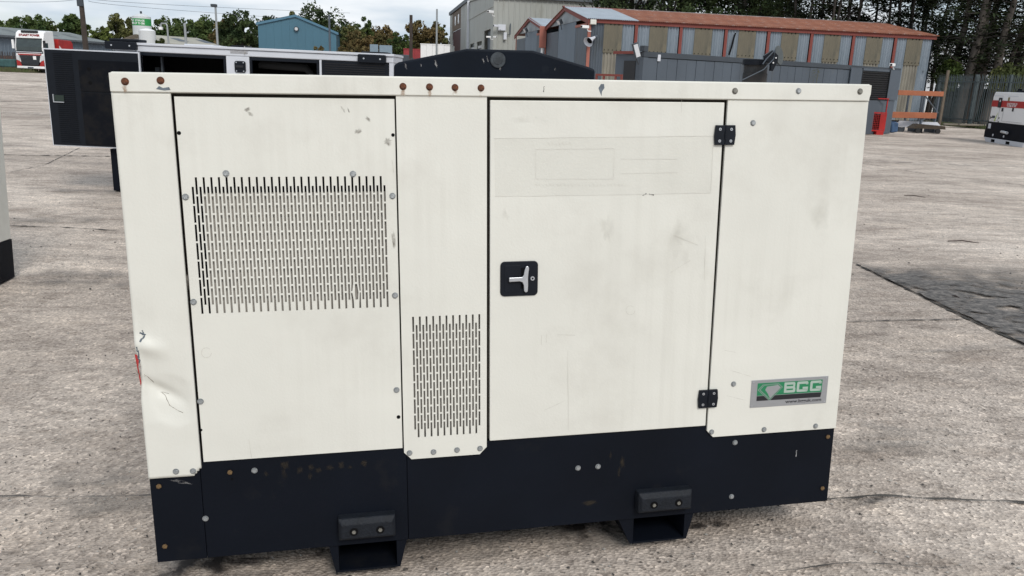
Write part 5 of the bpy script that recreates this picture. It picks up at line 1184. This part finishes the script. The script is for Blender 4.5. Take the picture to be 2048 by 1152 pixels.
mb=MB(); mb.prism([(3.0,1.06),(5.9,1.06),(5.9,2.85),(5.6,3.15),(3.0,3.2)],-1.27,1.27,0,'x'); mb.build('trailer_body',redm,tr,bevel=0.04)
mb=MB(); mb.prism([(3.1,2.2),(4.9,1.06),(5.4,1.06),(3.1,2.6)],1.272,1.285,0,'x'); mb.build('white_flash',whitem,tr)
mb=MB(); mb.prism([(3.1,1.06),(4.85,1.06),(3.1,2.15)],1.272,1.285,0,'x'); mb.build('blue_flash',mat('navy_blue',(0.02,0.03,0.12),0.5),tr)
for s in (-1,1):
    for y in (4.0,5.3): mb=MB(); mb.cyl((s*0.95-0.16,y,0.5),0.5,0.32,'x',18); mb.build('wheel',rubt,tr)
# red trestle and left palisade
p=gp(27,140); t=thing('red_trestle','red steel trestle stand beside the truck','trestle',(p.x,p.y,gz(p.x,p.y)))
H=1.0
mb=MB(); mb.box(-0.65,0.65,-0.08,0.08,H-0.1,H); mb.build('top_beam',redm,t)
for x in (-0.1,0.1): mb=MB(); mb.prism([(x-0.13+x,0),(x+0.05+x,0),(x+0.07,H-0.101),(x-0.07,H-0.101)],-0.06,0.06); mb.build('leg',salmon if x<0 else redm,t)
a=at(-40,136,78); b=at(56,136,84); fence((a.x,a.y),(b.x,b.y),1.95,0.32,4,'dark palisade fence left of the truck',z0=0.66,m=mat('dull_fence',(0.08,0.075,0.08),0.7,var=0.3))
a=at(-60,138,76); b=at(60,138,76); mb=MB(); mb.add([(a.x,a.y,0.72),(b.x,b.y,0.72),(b.x,b.y+9,0.80),(a.x,a.y+9,0.80)],[(0,1,2,3)]); mb.build('verge',grass,kind='structure')
rnd=random.Random(19); mb=MB()
for i in range(900):
    x=rnd.uniform(a.x,b.x); y=rnd.uniform(a.y,a.y+2.5); h=rnd.uniform(0.1,0.5); mb.add([(x-0.09,y,0.7),(x+0.09,y,0.7),(x+rnd.uniform(-.1,.1),y,0.7+h)],[(0,1,2)])
mb.build('grass',grass,fixn=False,kind='stuff')
t=tag(MB().box(-1.0,1.0,-0.3,0.3,0,0.75).build('green_tank',mat('dull_green_tank',(0.05,0.12,0.12),0.7,var=0.3),loc=at(14,134,79.5),bevel=0.1),'dull green box tank behind the fence at the far left','tank')
# telegraph pole with wires
polem=mat('creosote_pole',(0.055,0.042,0.035),0.9,var=0.3,vscale=3)
p=at(173,110,62); t=thing('telegraph_pole','dark wooden telegraph pole rising beside the truck','pole',(p.x,p.y,gz(p.x,p.y)))
topz=at(165,-60,62).z-gz(p.x,p.y)
mb=MB(); mb.tube([(0,0,0),(0,0,topz)],[0.22,0.15],10); mb.build('shaft',polem,t); zc8=at(168,6,62).z-gz(p.x,p.y); mb=MB(); mb.box(-0.22,0.22,-0.25,-0.05,zc8-0.25,zc8+0.4); mb.build('junction_case',contd,t,bevel=.03)
wm=mat('wire_black',(0.05,0.055,0.06),0.7)
wb=at(172,4,62); 
for i,(pts,lab) in enumerate([([(178,1,62),(300,16,70),(600,38,90)],'overhead wire sagging to the right from the pole, lower one'),([(178,-6,62),(310,8,70),(700,26,90)],'overhead wire sagging to the right from the pole, upper one'),([(160,-3,62),(80,4,66),(-60,1,72)],'overhead wire running left from the pole')]):
    P=[at(*q) for q in pts]; a,b,c=P; Q=[]
    for k in range(13):
        s=k/12; Q.append(a*(1-s)**2+(b*2-(a+c)*0.5)*2*s*(1-s)+c*s*s)
    mb=MB(); mb.tube([q-a for q in Q],0.012,4,cap=False); tag(mb.build('overhead_wire',wm,loc=a),lab,'wire')
# slim poles
def pole(px,ptop,pbot,Y,r,label,name='lamp_post',lamp=None,m=lwhite):
    p=at(px,pbot,Y); g=gz(p.x,p.y); h=at(px,ptop,Y).z-g; t=thing(name,label,'pole',(p.x,p.y,g)); mb=MB(); mb.tube([(0,0,0),(0,0,h)],[r,r*0.8],8); mb.build('shaft',m,t)
    if lamp=='arm': mb=MB(); mb.tube([(0,0,h),(-0.1,0,h+0.2),(-0.5,0,h+0.2),(-0.6,0,h-0.1)],r*0.8,6); mb.build('lamp_arm',m,t); mb=MB(); mb.box(-0.75,-0.45,-0.15,0.15,h-0.35,h-0.1); mb.build('lamp_head',whitem,t,bevel=.03)
    if lamp=='head': mb=MB(); mb.box(-0.35,0.1,-0.2,0.2,h,h+0.22); mb.build('lamp_head',contd,t,bevel=.03)
galvp=mat('galvanised_pole',(0.30,0.32,0.33),0.5,0.3)
pole(338,52,100,75,0.10,'grey post with curved lamp arm right of the white tank',lamp='arm',m=galvp)
pole(373,46,100,60,0.11,'plain grey pole in front of the beige roof','metal_pole',m=galvp)
pole(436,14,100,70,0.11,'tall grey lamp post in front of the beige roof end',lamp='head',m=galvp)
pole(873,18,120,60,0.08,'thin pale pole left of the pale hall','metal_pole',m=galvp)
pole(822,30,125,60,0.14,'dark wooden pole in front of the red container','wooden_pole',m=polem)
pole(660,30,100,66,0.10,'thin dark pole before the teal shed','metal_pole',m=contg)
# silo with green band, white tank
YS=100; p=at(288,100,YS); g=gz(p.x,p.y); a=at(271,60,YS); b=at(306,60,YS); r=(b.x-a.x)/2; tz=at(288,34,YS).z-g
t=thing('silo','pale grey silo with a green sign band at its top','silo',(p.x,p.y,g))
mb=MB(); mb.cyl((0,0,0),r,tz,seg=32); mb.build('drum',tankw,t)
mb=MB(); mb.tube([(0,0,tz+0.001),(0,0,tz+0.35)],[r*1.01,r*0.3],32); mb.build('lid',tankw,t); mb=MB(); mb.cyl((0,0,tz+0.35),0.12,0.3); mb.build('vent',contd,t)
gz1,gz0=at(288,38,YS).z-g,at(288,52,YS).z-g; mb=MB(); mb.tube([(0,0,gz0),(0,0,gz1)],[r*1.006,r*1.006],32,cap=False); mb.build('green_band',greens,t)
for s,zf_ in (('GAS STORAGE',0.56),('WITH UP TO 50%',0.16)):
    nlet=len(s); z=gz0+(gz1-gz0)*zf_
    for i,c in enumerate(s):
        if c==' ': continue
        th=math.radians(-42+ i*84/(nlet-1))-0.25+0.2; R_=r*1.012
        th2=th-0.10
        text('letter',c,whitem,t,(R_*math.sin(th2),-R_*math.cos(th2),z),(PI/2,0,th2),min(0.16,0.12 if c=='I' else 0.16),(gz1-gz0)*0.28,ext=0.004,bold=0.02)
YS=85; p=at(297,100,YS); g=gz(p.x,p.y); r=(at(312,70,YS).x-at(281,70,YS).x)/2; tz=at(297,62,YS).z-g
t=thing('storage_tank','white domed tank with rusty streaks in front of the silo','tank',(p.x,p.y,g)); mb=MB(); mb.cyl((0,0,0),r,tz,seg=32); mb.build('drum',tankw,t); mb=MB(); mb.tube([(0,0,tz+.001),(0,0,tz+0.15),(0,0,tz+0.25)],[r*1.02,r*0.7,r*0.1],32); mb.build('dome',whitem,t)
# beige roofed low building
F4=frame_px(322,95,94,446,100,101); L4=F4.len; e4=F4.v(440,94); r4=F4.v(440,80,5)
t=thing('low_building','low building with a beige sheet roof and blue gable end','building',F4.A,F4.yaw)
nrf=12
for i in range(nrf):
    a,b=i*L4/nrf,(i+1)*L4/nrf-0.02; mb=MB(); mb.add([(a,-0.3,e4),(b,-0.3,e4),(b,5,r4),(a,5,r4),(a,-0.3,e4+.06),(b,-0.3,e4+.06),(b,5,r4+.06),(a,5,r4+.06)],[(0,1,2,3),(4,5,6,7),(0,1,5,4),(1,2,6,5)]); rs=mb.build('roof_sheet',beiger,t)
    if i in (5,10): m2=MB(); f_=lambda y: e4+0.075+(r4-e4)*(y+0.3)/5.3; m2.add([(a+.1,1.5,f_(1.5)),(b+0.6,1.5,f_(1.5)),(b+.6,3.6,f_(3.6)),(a+.1,3.6,f_(3.6))],[(0,1,2,3)]); m2.build('rooflight',contg,rs)
mb=MB(); mb.box(0,L4,0,0.2,0,e4-0.02); mb.build('wall',shedw,t); mb=MB(); mb.prism([(0,0),(9,0),(9,e4),(5,r4+0.03),(0,e4)],L4+.003,L4+0.2,0,'x'); mb.build('gable_wall',blueshed,t)
mb=MB(); mb.add([(0,5,r4),(L4,5,r4),(L4,10.3,e4),(0,10.3,e4)],[(0,1,2,3)]); mb.build('rear_roof',beiger,t)
# teal shed
F5=frame_px(518,100,105,673,100,106.6); L5=F5.len; t=thing('teal_shed','teal blue metal shed with a plain gable facing the yard','shed',F5.A,F5.yaw)
eL=F5.v(518,45); pkx=F5.u(592,60); pk=F5.v(592,30); eR=F5.v(673,64)
tf=lambda x: eL+(pk-eL)*x/pkx if x<pkx else pk+(eR-pk)*(x-pkx)/(L5-pkx)
for i in range(10):
    a,b=i*L5/10,(i+1)*L5/10; xs_=[a]+([pkx] if a<pkx<b else [])+[b]
    mb=MB(); mb.prism([(a+.004,0),(b-.004,0)]+[(min(max(x,a+.004),b-.004),tf(x)) for x in reversed(xs_)],0.0-0.012*(i%2),0.15); mb.build('wall_sheet',blueshed,t)
mb=MB(); mb.box(L5-0.15,L5,0.152,9,0,eR-0.02); mb.build('side_wall',blueshed,t)
mb=MB(); mb.add([(-.2,-.2,eL-.02),(pkx,-.2,pk+.06),(pkx,9,pk+.06),(-.2,9,eL-.02)],[(0,1,2,3)]); mb.add([(L5+.3,-.2,eR-.06),(pkx,-.2,pk+.06),(pkx,9,pk+.06),(L5+.3,9,eR-.06)],[(0,1,2,3)]); mb.build('roof',shedw,t)
for s in (0,1):
    mb=MB(); P=[(-.2,eL-.32),(pkx,pk-.24),(pkx,pk+.05),(-.2,eL-.03)] if s==0 else [(pkx,pk-.24),(L5+.3,eR-.36),(L5+.3,eR-.07),(pkx,pk+.05)]; mb.prism(P,-.22,-.16); mb.build('barge_board',mat('blue_trim',(0.07,0.17,0.25),0.5) if s==0 else MATS['blue_trim'],t)
u,v_=F5.uv(593,58); mb=MB(); mb.cyl((u,-0.3,v_),0.3,0.28,'y',14); wl=mb.build('wall_lamp',contd,t); mb=MB(); mb.cyl((u,-0.32,v_),0.2,0.018,'y',12); mb.build('lens',lampm,wl)
# boards, containers between trees and hall
def board(px0,px1,py0,py1,Y,label,m):
    a=at(px0,py1,Y); b=at(px1,py0,Y); g=gz(a.x,a.y); t=thing('sign_board',label,'sign',(a.x,a.y,g)); w_=b.x-a.x; mb=MB(); mb.box(0,w_,0,0.1,a.z-g,b.z-g); mb.build('panel',m,t)
    for x in (0.1,w_-0.2): mb=MB(); mb.box(x,x+0.1,0.102,0.2,0,b.z-g-0.1); mb.build('post',galvp,t)
skyb=mat('pale_blue_board',(0.20,0.27,0.33),0.5,var=0.1)
board(740,756,89,104,72,'small pale blue board, the left one of the pair beyond the white generator',skyb)
board(759,784,91,113,70,'large pale blue board, the right one of the pair beyond the white generator',skyb)
def cbox(px0,px1,py0,py1,Y,name,label,cat,m,d=6):
    a=at(px0,py1,Y); b=at(px1,py0,Y); g=gz(a.x,a.y); t=thing(name,label,cat,(a.x,a.y,g)); w_=b.x-a.x; z=b.z-g
    n=max(3,int(w_/0.6))
    for i in range(n): mb=MB(); mb.box(i*w_/n+.01,(i+1)*w_/n-.01,-0.03*(i%2),0.05,0.15,z-0.1); mb.build('side_panel',m,t)
    mb=MB(); mb.box(0,w_,0.052,d,0.1,z-0.102); mb.build('body',m,t); mb=MB(); mb.box(-.03,w_+.03,-.05,d,z-0.1,z); mb.build('top_rail',m,t)
cbox(807,841,98,125,95,'shipping_container','red shipping container beside the wooden pole','container',redbox)
cbox(841,900,89,125,88,'box_trailer','white box body parked left of the pale hall','trailer',whitem)
a=at(770,130,50); b=at(905,130,56); fence((a.x,a.y),(b.x,b.y),at(800,114,52).z,0.16,5,'thin palisade fence between the white generator and the pale hall')
boxthing('floodlight','small black floodlight above the left end of the dark hood','floodlight',at(806,118,14),(0.2,0.1,0.14),contd,0.3)
p=at(806,118,14); t=tag(MB().tube([(0,0,0),(0,0,p.z-0.08)],0.02,6).build('floodlight_stand',contd,loc=(p.x,p.y+0.06,0)),'thin stand carrying the small black floodlight','stand')
# ================================================================== trees
def leafmat(name,c1,c2,sc=0.45):
    m=bpy.data.materials.new(name); m.use_nodes=True; n=m.node_tree.nodes; l=m.node_tree.links.new; b=n['Principled BSDF']; b.inputs['Roughness'].default_value=0.75; b.inputs['Specular IOR Level'].default_value=0.2
    t=n.new('ShaderNodeTexCoord'); z=n.new('ShaderNodeTexNoise'); z.inputs['Scale'].default_value=sc; z.inputs['Detail'].default_value=4; l(t.outputs['Object'],z.inputs[0])
    r=n.new('ShaderNodeValToRGB'); r.color_ramp.elements[0].position=0.38; r.color_ramp.elements[1].position=0.62; r.color_ramp.elements[0].color=(*c1,1); r.color_ramp.elements[1].color=(*c2,1)
    l(z.outputs['Fac'],r.inputs[0]); l(r.outputs[0],b.inputs['Base Color']); return m
LG=leafmat('green_leaves',(0.030,0.058,0.018),(0.085,0.115,0.034)); LO=leafmat('olive_leaves',(0.055,0.070,0.024),(0.13,0.13,0.046)); LA=leafmat('autumn_leaves',(0.075,0.068,0.026),(0.16,0.115,0.05)); LD=leafmat('dark_leaves',(0.022,0.040,0.016),(0.060,0.085,0.030)); LY=leafmat('light_leaves',(0.055,0.085,0.020),(0.12,0.145,0.035))
LC=leafmat('cypress_leaves',(0.010,0.018,0.008),(0.028,0.040,0.014),0.6)
def crown(seed,H,R,n,leaf,holes=0.5,flat=0.75):
    rnd=random.Random(seed); cl=[]
    for i in range(72):
        t=rnd.uniform(0,2*PI); ph=rnd.uniform(-0.6,1.0); rr=rnd.uniform(0.30,1.0)
        k=math.sqrt(max(0,1-ph*ph)); cl.append((Vector((R*rr*k*math.cos(t),R*rr*k*math.sin(t),H*0.62+H*0.36*ph*rr)),R*rnd.choice((0.09,0.13,0.17,0.24))*rnd.uniform(0.8,1.2)))
    mb=MB(); 
    for i in range(n):
        c,s=rnd.choice(cl); d=Vector((rnd.gauss(0,1),rnd.gauss(0,1),rnd.gauss(0,0.8))).normalized()*s*rnd.uniform(0.35,1.1)**0.6
        p=c+d; a=leaf*rnd.uniform(0.5,1.2); u=Vector((rnd.gauss(0,1),rnd.gauss(0,1),rnd.gauss(0,1))).normalized(); v=u.cross(Vector((rnd.gauss(0,1),rnd.gauss(0,1),rnd.gauss(0,1)))).normalized()
        mb.add([p-u*a,p-v*a*0.6,p+u*a,p+v*a*0.6],[(0,1,2,3)])
    return mb,cl
def trunkmb(seed,H,cl,r0):
    rnd=random.Random(seed); mb=MB(); mb.tube([(0,0,0),(rnd.uniform(-.2,.2),0,H*0.3),(0,0,H*0.6),(0,0,H*0.85)],[r0,r0*0.75,r0*0.45,r0*0.12],8)
    for c,s in cl[:16]: st_=Vector((0,0,H*rnd.uniform(0.25,0.55))); m_=st_.lerp(c,0.5)+Vector((0,0,-0.3)); mb.tube([st_,m_,c],[r0*0.3,r0*0.18,r0*0.05],5)
    return mb
protos={}
def tree(px,ptop,pbase,Y,wpx,mt_,label,seed,n=4200,name='broadleaf_tree',group=None):
    p=at(px,pbase,Y); g=gz(p.x,p.y); H=at(px,ptop,Y).z-g; R=wpx/2*Y/FPX
    cr,cl=crown(seed,H,R,n,0.0019*Y); t=thing(name,label,'tree',(p.x,p.y,g),group=group)
    trunkmb(seed,H,cl,0.03*H).build('trunk',barkd,t); o=cr.build('crown',mt_,t,fixn=False); return t
spec=[
 (20,36,130,125,70,LG,'small dark tree at the far left above the long shed'),
 (68,20,130,120,92,LG,'broad round green tree above the truck'),
 (112,42,130,130,30,LO,'tiny tree above the shed roof left of the pole'),
 (155,26,130,122,62,LG,'airy green tree behind the telegraph pole'),
 (208,46,130,118,56,LY,'light yellow-green bushy tree right of the pole'),
 (245,28,130,124,66,LO,'olive green tree left of the silo'),
 (340,30,130,130,86,LG,'dark tree right of the silo'),
 (400,30,130,126,90,LG,'wide green tree behind the beige roof'),
 (458,36,130,122,60,LA,'brownish tree behind the two lamp posts'),
 (486,20,130,118,90,LD,'dark tall tree left of the teal shed'),
 (540,22,130,135,70,LD,'dark tree behind the left half of the teal shed'),
 (600,24,130,140,70,LO,'olive tree behind the teal shed peak'),
 (648,8,130,125,120,LD,'tallest round tree behind the teal shed'),
 (700,44,130,118,70,LO,'olive bushy tree right of the teal shed'),
 (716,58,130,108,56,LA,'yellow-brown low tree right of the teal shed'),
 (735,30,130,130,50,LG,'slim green tree beyond the yellow-brown one'),
 (772,44,130,122,66,LA,'brown tinted tree above the blue boards'),
 (800,60,130,112,50,LG,'low green tree above the red container'),
 (850,34,130,118,84,LA,'autumn tinted spreading tree left of the pale hall'),
 (884,42,130,124,46,LO,'thin olive tree touching the pale hall'),
 (640,92,120,92,40,LA,'small reddish shrub at the foot of the teal shed'),
 (690,88,118,90,52,LA,'low reddish shrub right of the teal shed'),
 (325,74,110,80,26,LO,'small olive bush beside the white tank'),
]
for i,s in enumerate(spec): tree(*s,seed=100+i,n=7000 if s[4]>60 else 3600,name='shrub' if 'shrub' in s[6] or 'bush ' in s[6] else 'broadleaf_tree')
# far wooded backdrop that reads as one mass, closing the gaps low down
rnd=random.Random(77); mb=MB()
for i in range(16000):
    px=rnd.uniform(300,960); Y=rnd.uniform(136,150); hmax=3.5+2.2*noise.noise(Vector((px*0.012,0,0)))+1.2*noise.noise(Vector((px*0.05,3,0)))
    p=at(px,110,Y); z=EYE+hmax*rnd.random()**0.8*1.5; a=rnd.uniform(0.2,0.42); u=Vector((rnd.gauss(0,1),rnd.gauss(0,1),rnd.gauss(0,1))).normalized(); v=u.cross(Vector((0.3,1,0.2))).normalized(); q=Vector((p.x,p.y,z))
    mb.add([q-u*a,q-v*a*.7,q+u*a,q+v*a*.7],[(0,1,2,3)])
mb.build('far_woodland',LO,fixn=False,kind='stuff')
# the tall dark conifers on the right
def conifer(px,pbase,Y,H,r0,lean,label,seed,stems=1,leaf=2600,low=0.45,R=2.6,deadw=14,m=bark,lm=None,leafz=0.28,back=0.0):
    rnd=random.Random(seed); p=at(px,pbase,Y); t=thing('conifer',label,'tree',(p.x,p.y,0))
    tb=MB(); bb=MB(); fb=MB()
    for s in range(stems):
        ox=(s-(stems-1)/2)*r0*2.2; ln=lean+rnd.uniform(-0.08,0.08)+(s-(stems-1)/2)*0.07; oy=rnd.uniform(-.4,.4); P=[]
        for k in range(8): z=H*k/7; P.append(Vector((ox+ln*z+0.12*math.sin(z*0.7+seed),oy+0.1*math.sin(z*0.5+s),z)))
        tb.tube(P,[r0*(1.12-0.9*k/7) for k in range(8)],9)
        for k in range(deadw):
            z=rnd.uniform(2.2,H*0.9); q=P[0].lerp(P[-1],z/H); a=rnd.uniform(0,2*PI); L_=rnd.uniform(0.8,R*1.1); e=q+Vector((math.cos(a)*L_,math.sin(a)*L_,rnd.uniform(-0.2,1.2))); m_=q.lerp(e,0.5)+Vector((0,0,rnd.uniform(-.25,.15)))
            bb.tube([q,m_,e],[r0*0.16,r0*0.10,0.012],4,cap=False)
            if z>H*low:
                for j in range(int(leaf/deadw/stems)):
                    c=q.lerp(e,rnd.uniform(0.3,1.1))+Vector((rnd.gauss(0,.35),abs(rnd.gauss(0,.5))+(back if abs(e.x-q.x)<1.2 else 0),rnd.gauss(0,.22))); a_=leafz*rnd.uniform(0.4,1.1); u=Vector((rnd.gauss(0,1),rnd.gauss(0,1),rnd.gauss(0,.35))).normalized(); v=u.cross(Vector((rnd.gauss(0,.5),rnd.gauss(0,.5),1))).normalized()
                    fb.add([c-u*a_,c-v*a_*.25,c+u*a_,c+v*a_*.25],[(0,1,2,3)])
    tb.build('trunk',m,t); bb.build('branches',m if m is barkd else barkd,t,fixn=False); 
    if fb.v: fb.build('crown',lm or LC,t,fixn=False)
    return t
# dense dark crowns left part (above the rusty roof)
for i,(px,Y,w_) in enumerate(((1255,66,9),(1330,64,10),(1405,66,9),(1475,63,9),(1540,66,8))):
    tree(px,-150,130,Y,w_*FPX/Y,LD if i%2 else LC,['dark dense tree directly right of the pale hall gable','dark dense tree above the left third of the rusty roof','dark dense tree above the middle of the rusty roof','dark dense tree right of the middle of the rusty roof','last dense tree before the bare trunks above the rusty roof'][i],seed=300+i,n=9000,name='evergreen_tree')
k_=0
names=['leftmost bare-trunked conifer above the rusty roof','second bare-trunked conifer above the rusty roof','third bare-trunked conifer above the rusty roof','thin leaning conifer above the rusty roof','forked thin conifer above the rusty roof','conifer trunk above the right part of the rusty roof','close pair of trunks above the right part of the roof','dark conifer above the falling end of the roof','dark conifer just above the right roof corner','slim conifer beyond the right roof corner']
for i,(px,Y,ln,st_) in enumerate(((1585,58,0.02,2),(1622,60,0.04,1),(1655,57,-0.02,2),(1688,59,0.06,2),(1712,58,-0.05,2),(1745,60,0.03,1),(1772,57,0.0,2),(1805,58,0.02,2),(1838,60,-0.03,2),(1868,62,0.02,2))):
    conifer(px,150,Y,13,0.13,ln,names[i],400+i,stems=st_,leaf=4200 if i not in (2,3,4) else 1600,deadw=26,m=barkd,R=2.6,low=0.30)
big=[(1898,51,-0.02,1,0.26,'pale grey trunk conifer, first right of the shed end'),(1921,50,0.03,1,0.30,'thick pale trunk conifer behind the tall fence post'),(1942,51,0.05,2,0.26,'twin trunked conifer behind the palisade fence'),(1966,50,0.14,1,0.27,'leaning conifer trunk above the white generator'),(1994,52,0.20,2,0.16,'slender strongly leaning conifer at the right'),(2036,52,0.05,2,0.2,'dark conifer at the right edge of the picture'),(2080,50,0.0,2,0.2,'conifer just at the right border behind the fence')]
for i,(px,Y,ln,st_,r0,lab) in enumerate(big): conifer(px,225,Y,13,r0,ln,lab,500+i,stems=st_,leaf=4000,deadw=46,R=3.6,low=0.16,leafz=0.24,back=1.2)
rnd=random.Random(91); mb=MB()
for i in range(9000):
    px=rnd.uniform(1868,2150); p=at(px,225,rnd.uniform(53,58)); z=rnd.random()**1.2*(2.1+0.9*noise.noise(Vector((px*0.03,1,0)))); a=rnd.uniform(0.10,0.22); u=Vector((rnd.gauss(0,1),rnd.gauss(0,1),rnd.gauss(0,1))).normalized(); v=u.cross(Vector((0.3,1,0.2))).normalized(); q=Vector((p.x,p.y,z))
    mb.add([q-u*a,q-v*a*.6,q+u*a,q+v*a*.6],[(0,1,2,3)])
mb.build('undergrowth',LC,fixn=False,kind='stuff')
# undergrowth at the foot of the conifers
rnd=random.Random(55)
for i,(px,py,wd2,lab) in enumerate(((1885,150,0.8,'green elder bush between the shed end and the first pale trunk'),(2005,160,1.3,'green bush behind the fence above the white generator'))):
    p=at(px,225,50.5 if i==0 else 49); t=thing('shrub',lab,'shrub',(p.x,p.y,0)); zc9=at(px,py,50).z
    mb=MB()
    for k in range(1500):
        d=Vector((rnd.gauss(0,1),rnd.gauss(0,1),rnd.gauss(0,1))).normalized()*rnd.random()**0.5; c=Vector((d.x*wd2,d.y*0.8,zc9+d.z*1.0)); a=rnd.uniform(0.05,0.14); u=Vector((rnd.gauss(0,1),rnd.gauss(0,1),rnd.gauss(0,1))).normalized(); v=u.cross(Vector((0.2,1,.4))).normalized(); mb.add([c-u*a,c-v*a*.6,c+u*a,c+v*a*.6],[(0,1,2,3)])
    mb.build('crown',LO if i else LY,t,fixn=False); mb=MB(); mb.tube([(0,0,0),(0.1,0,zc9-0.3)],[0.06,0.03],5); mb.build('trunk',barkd,t)
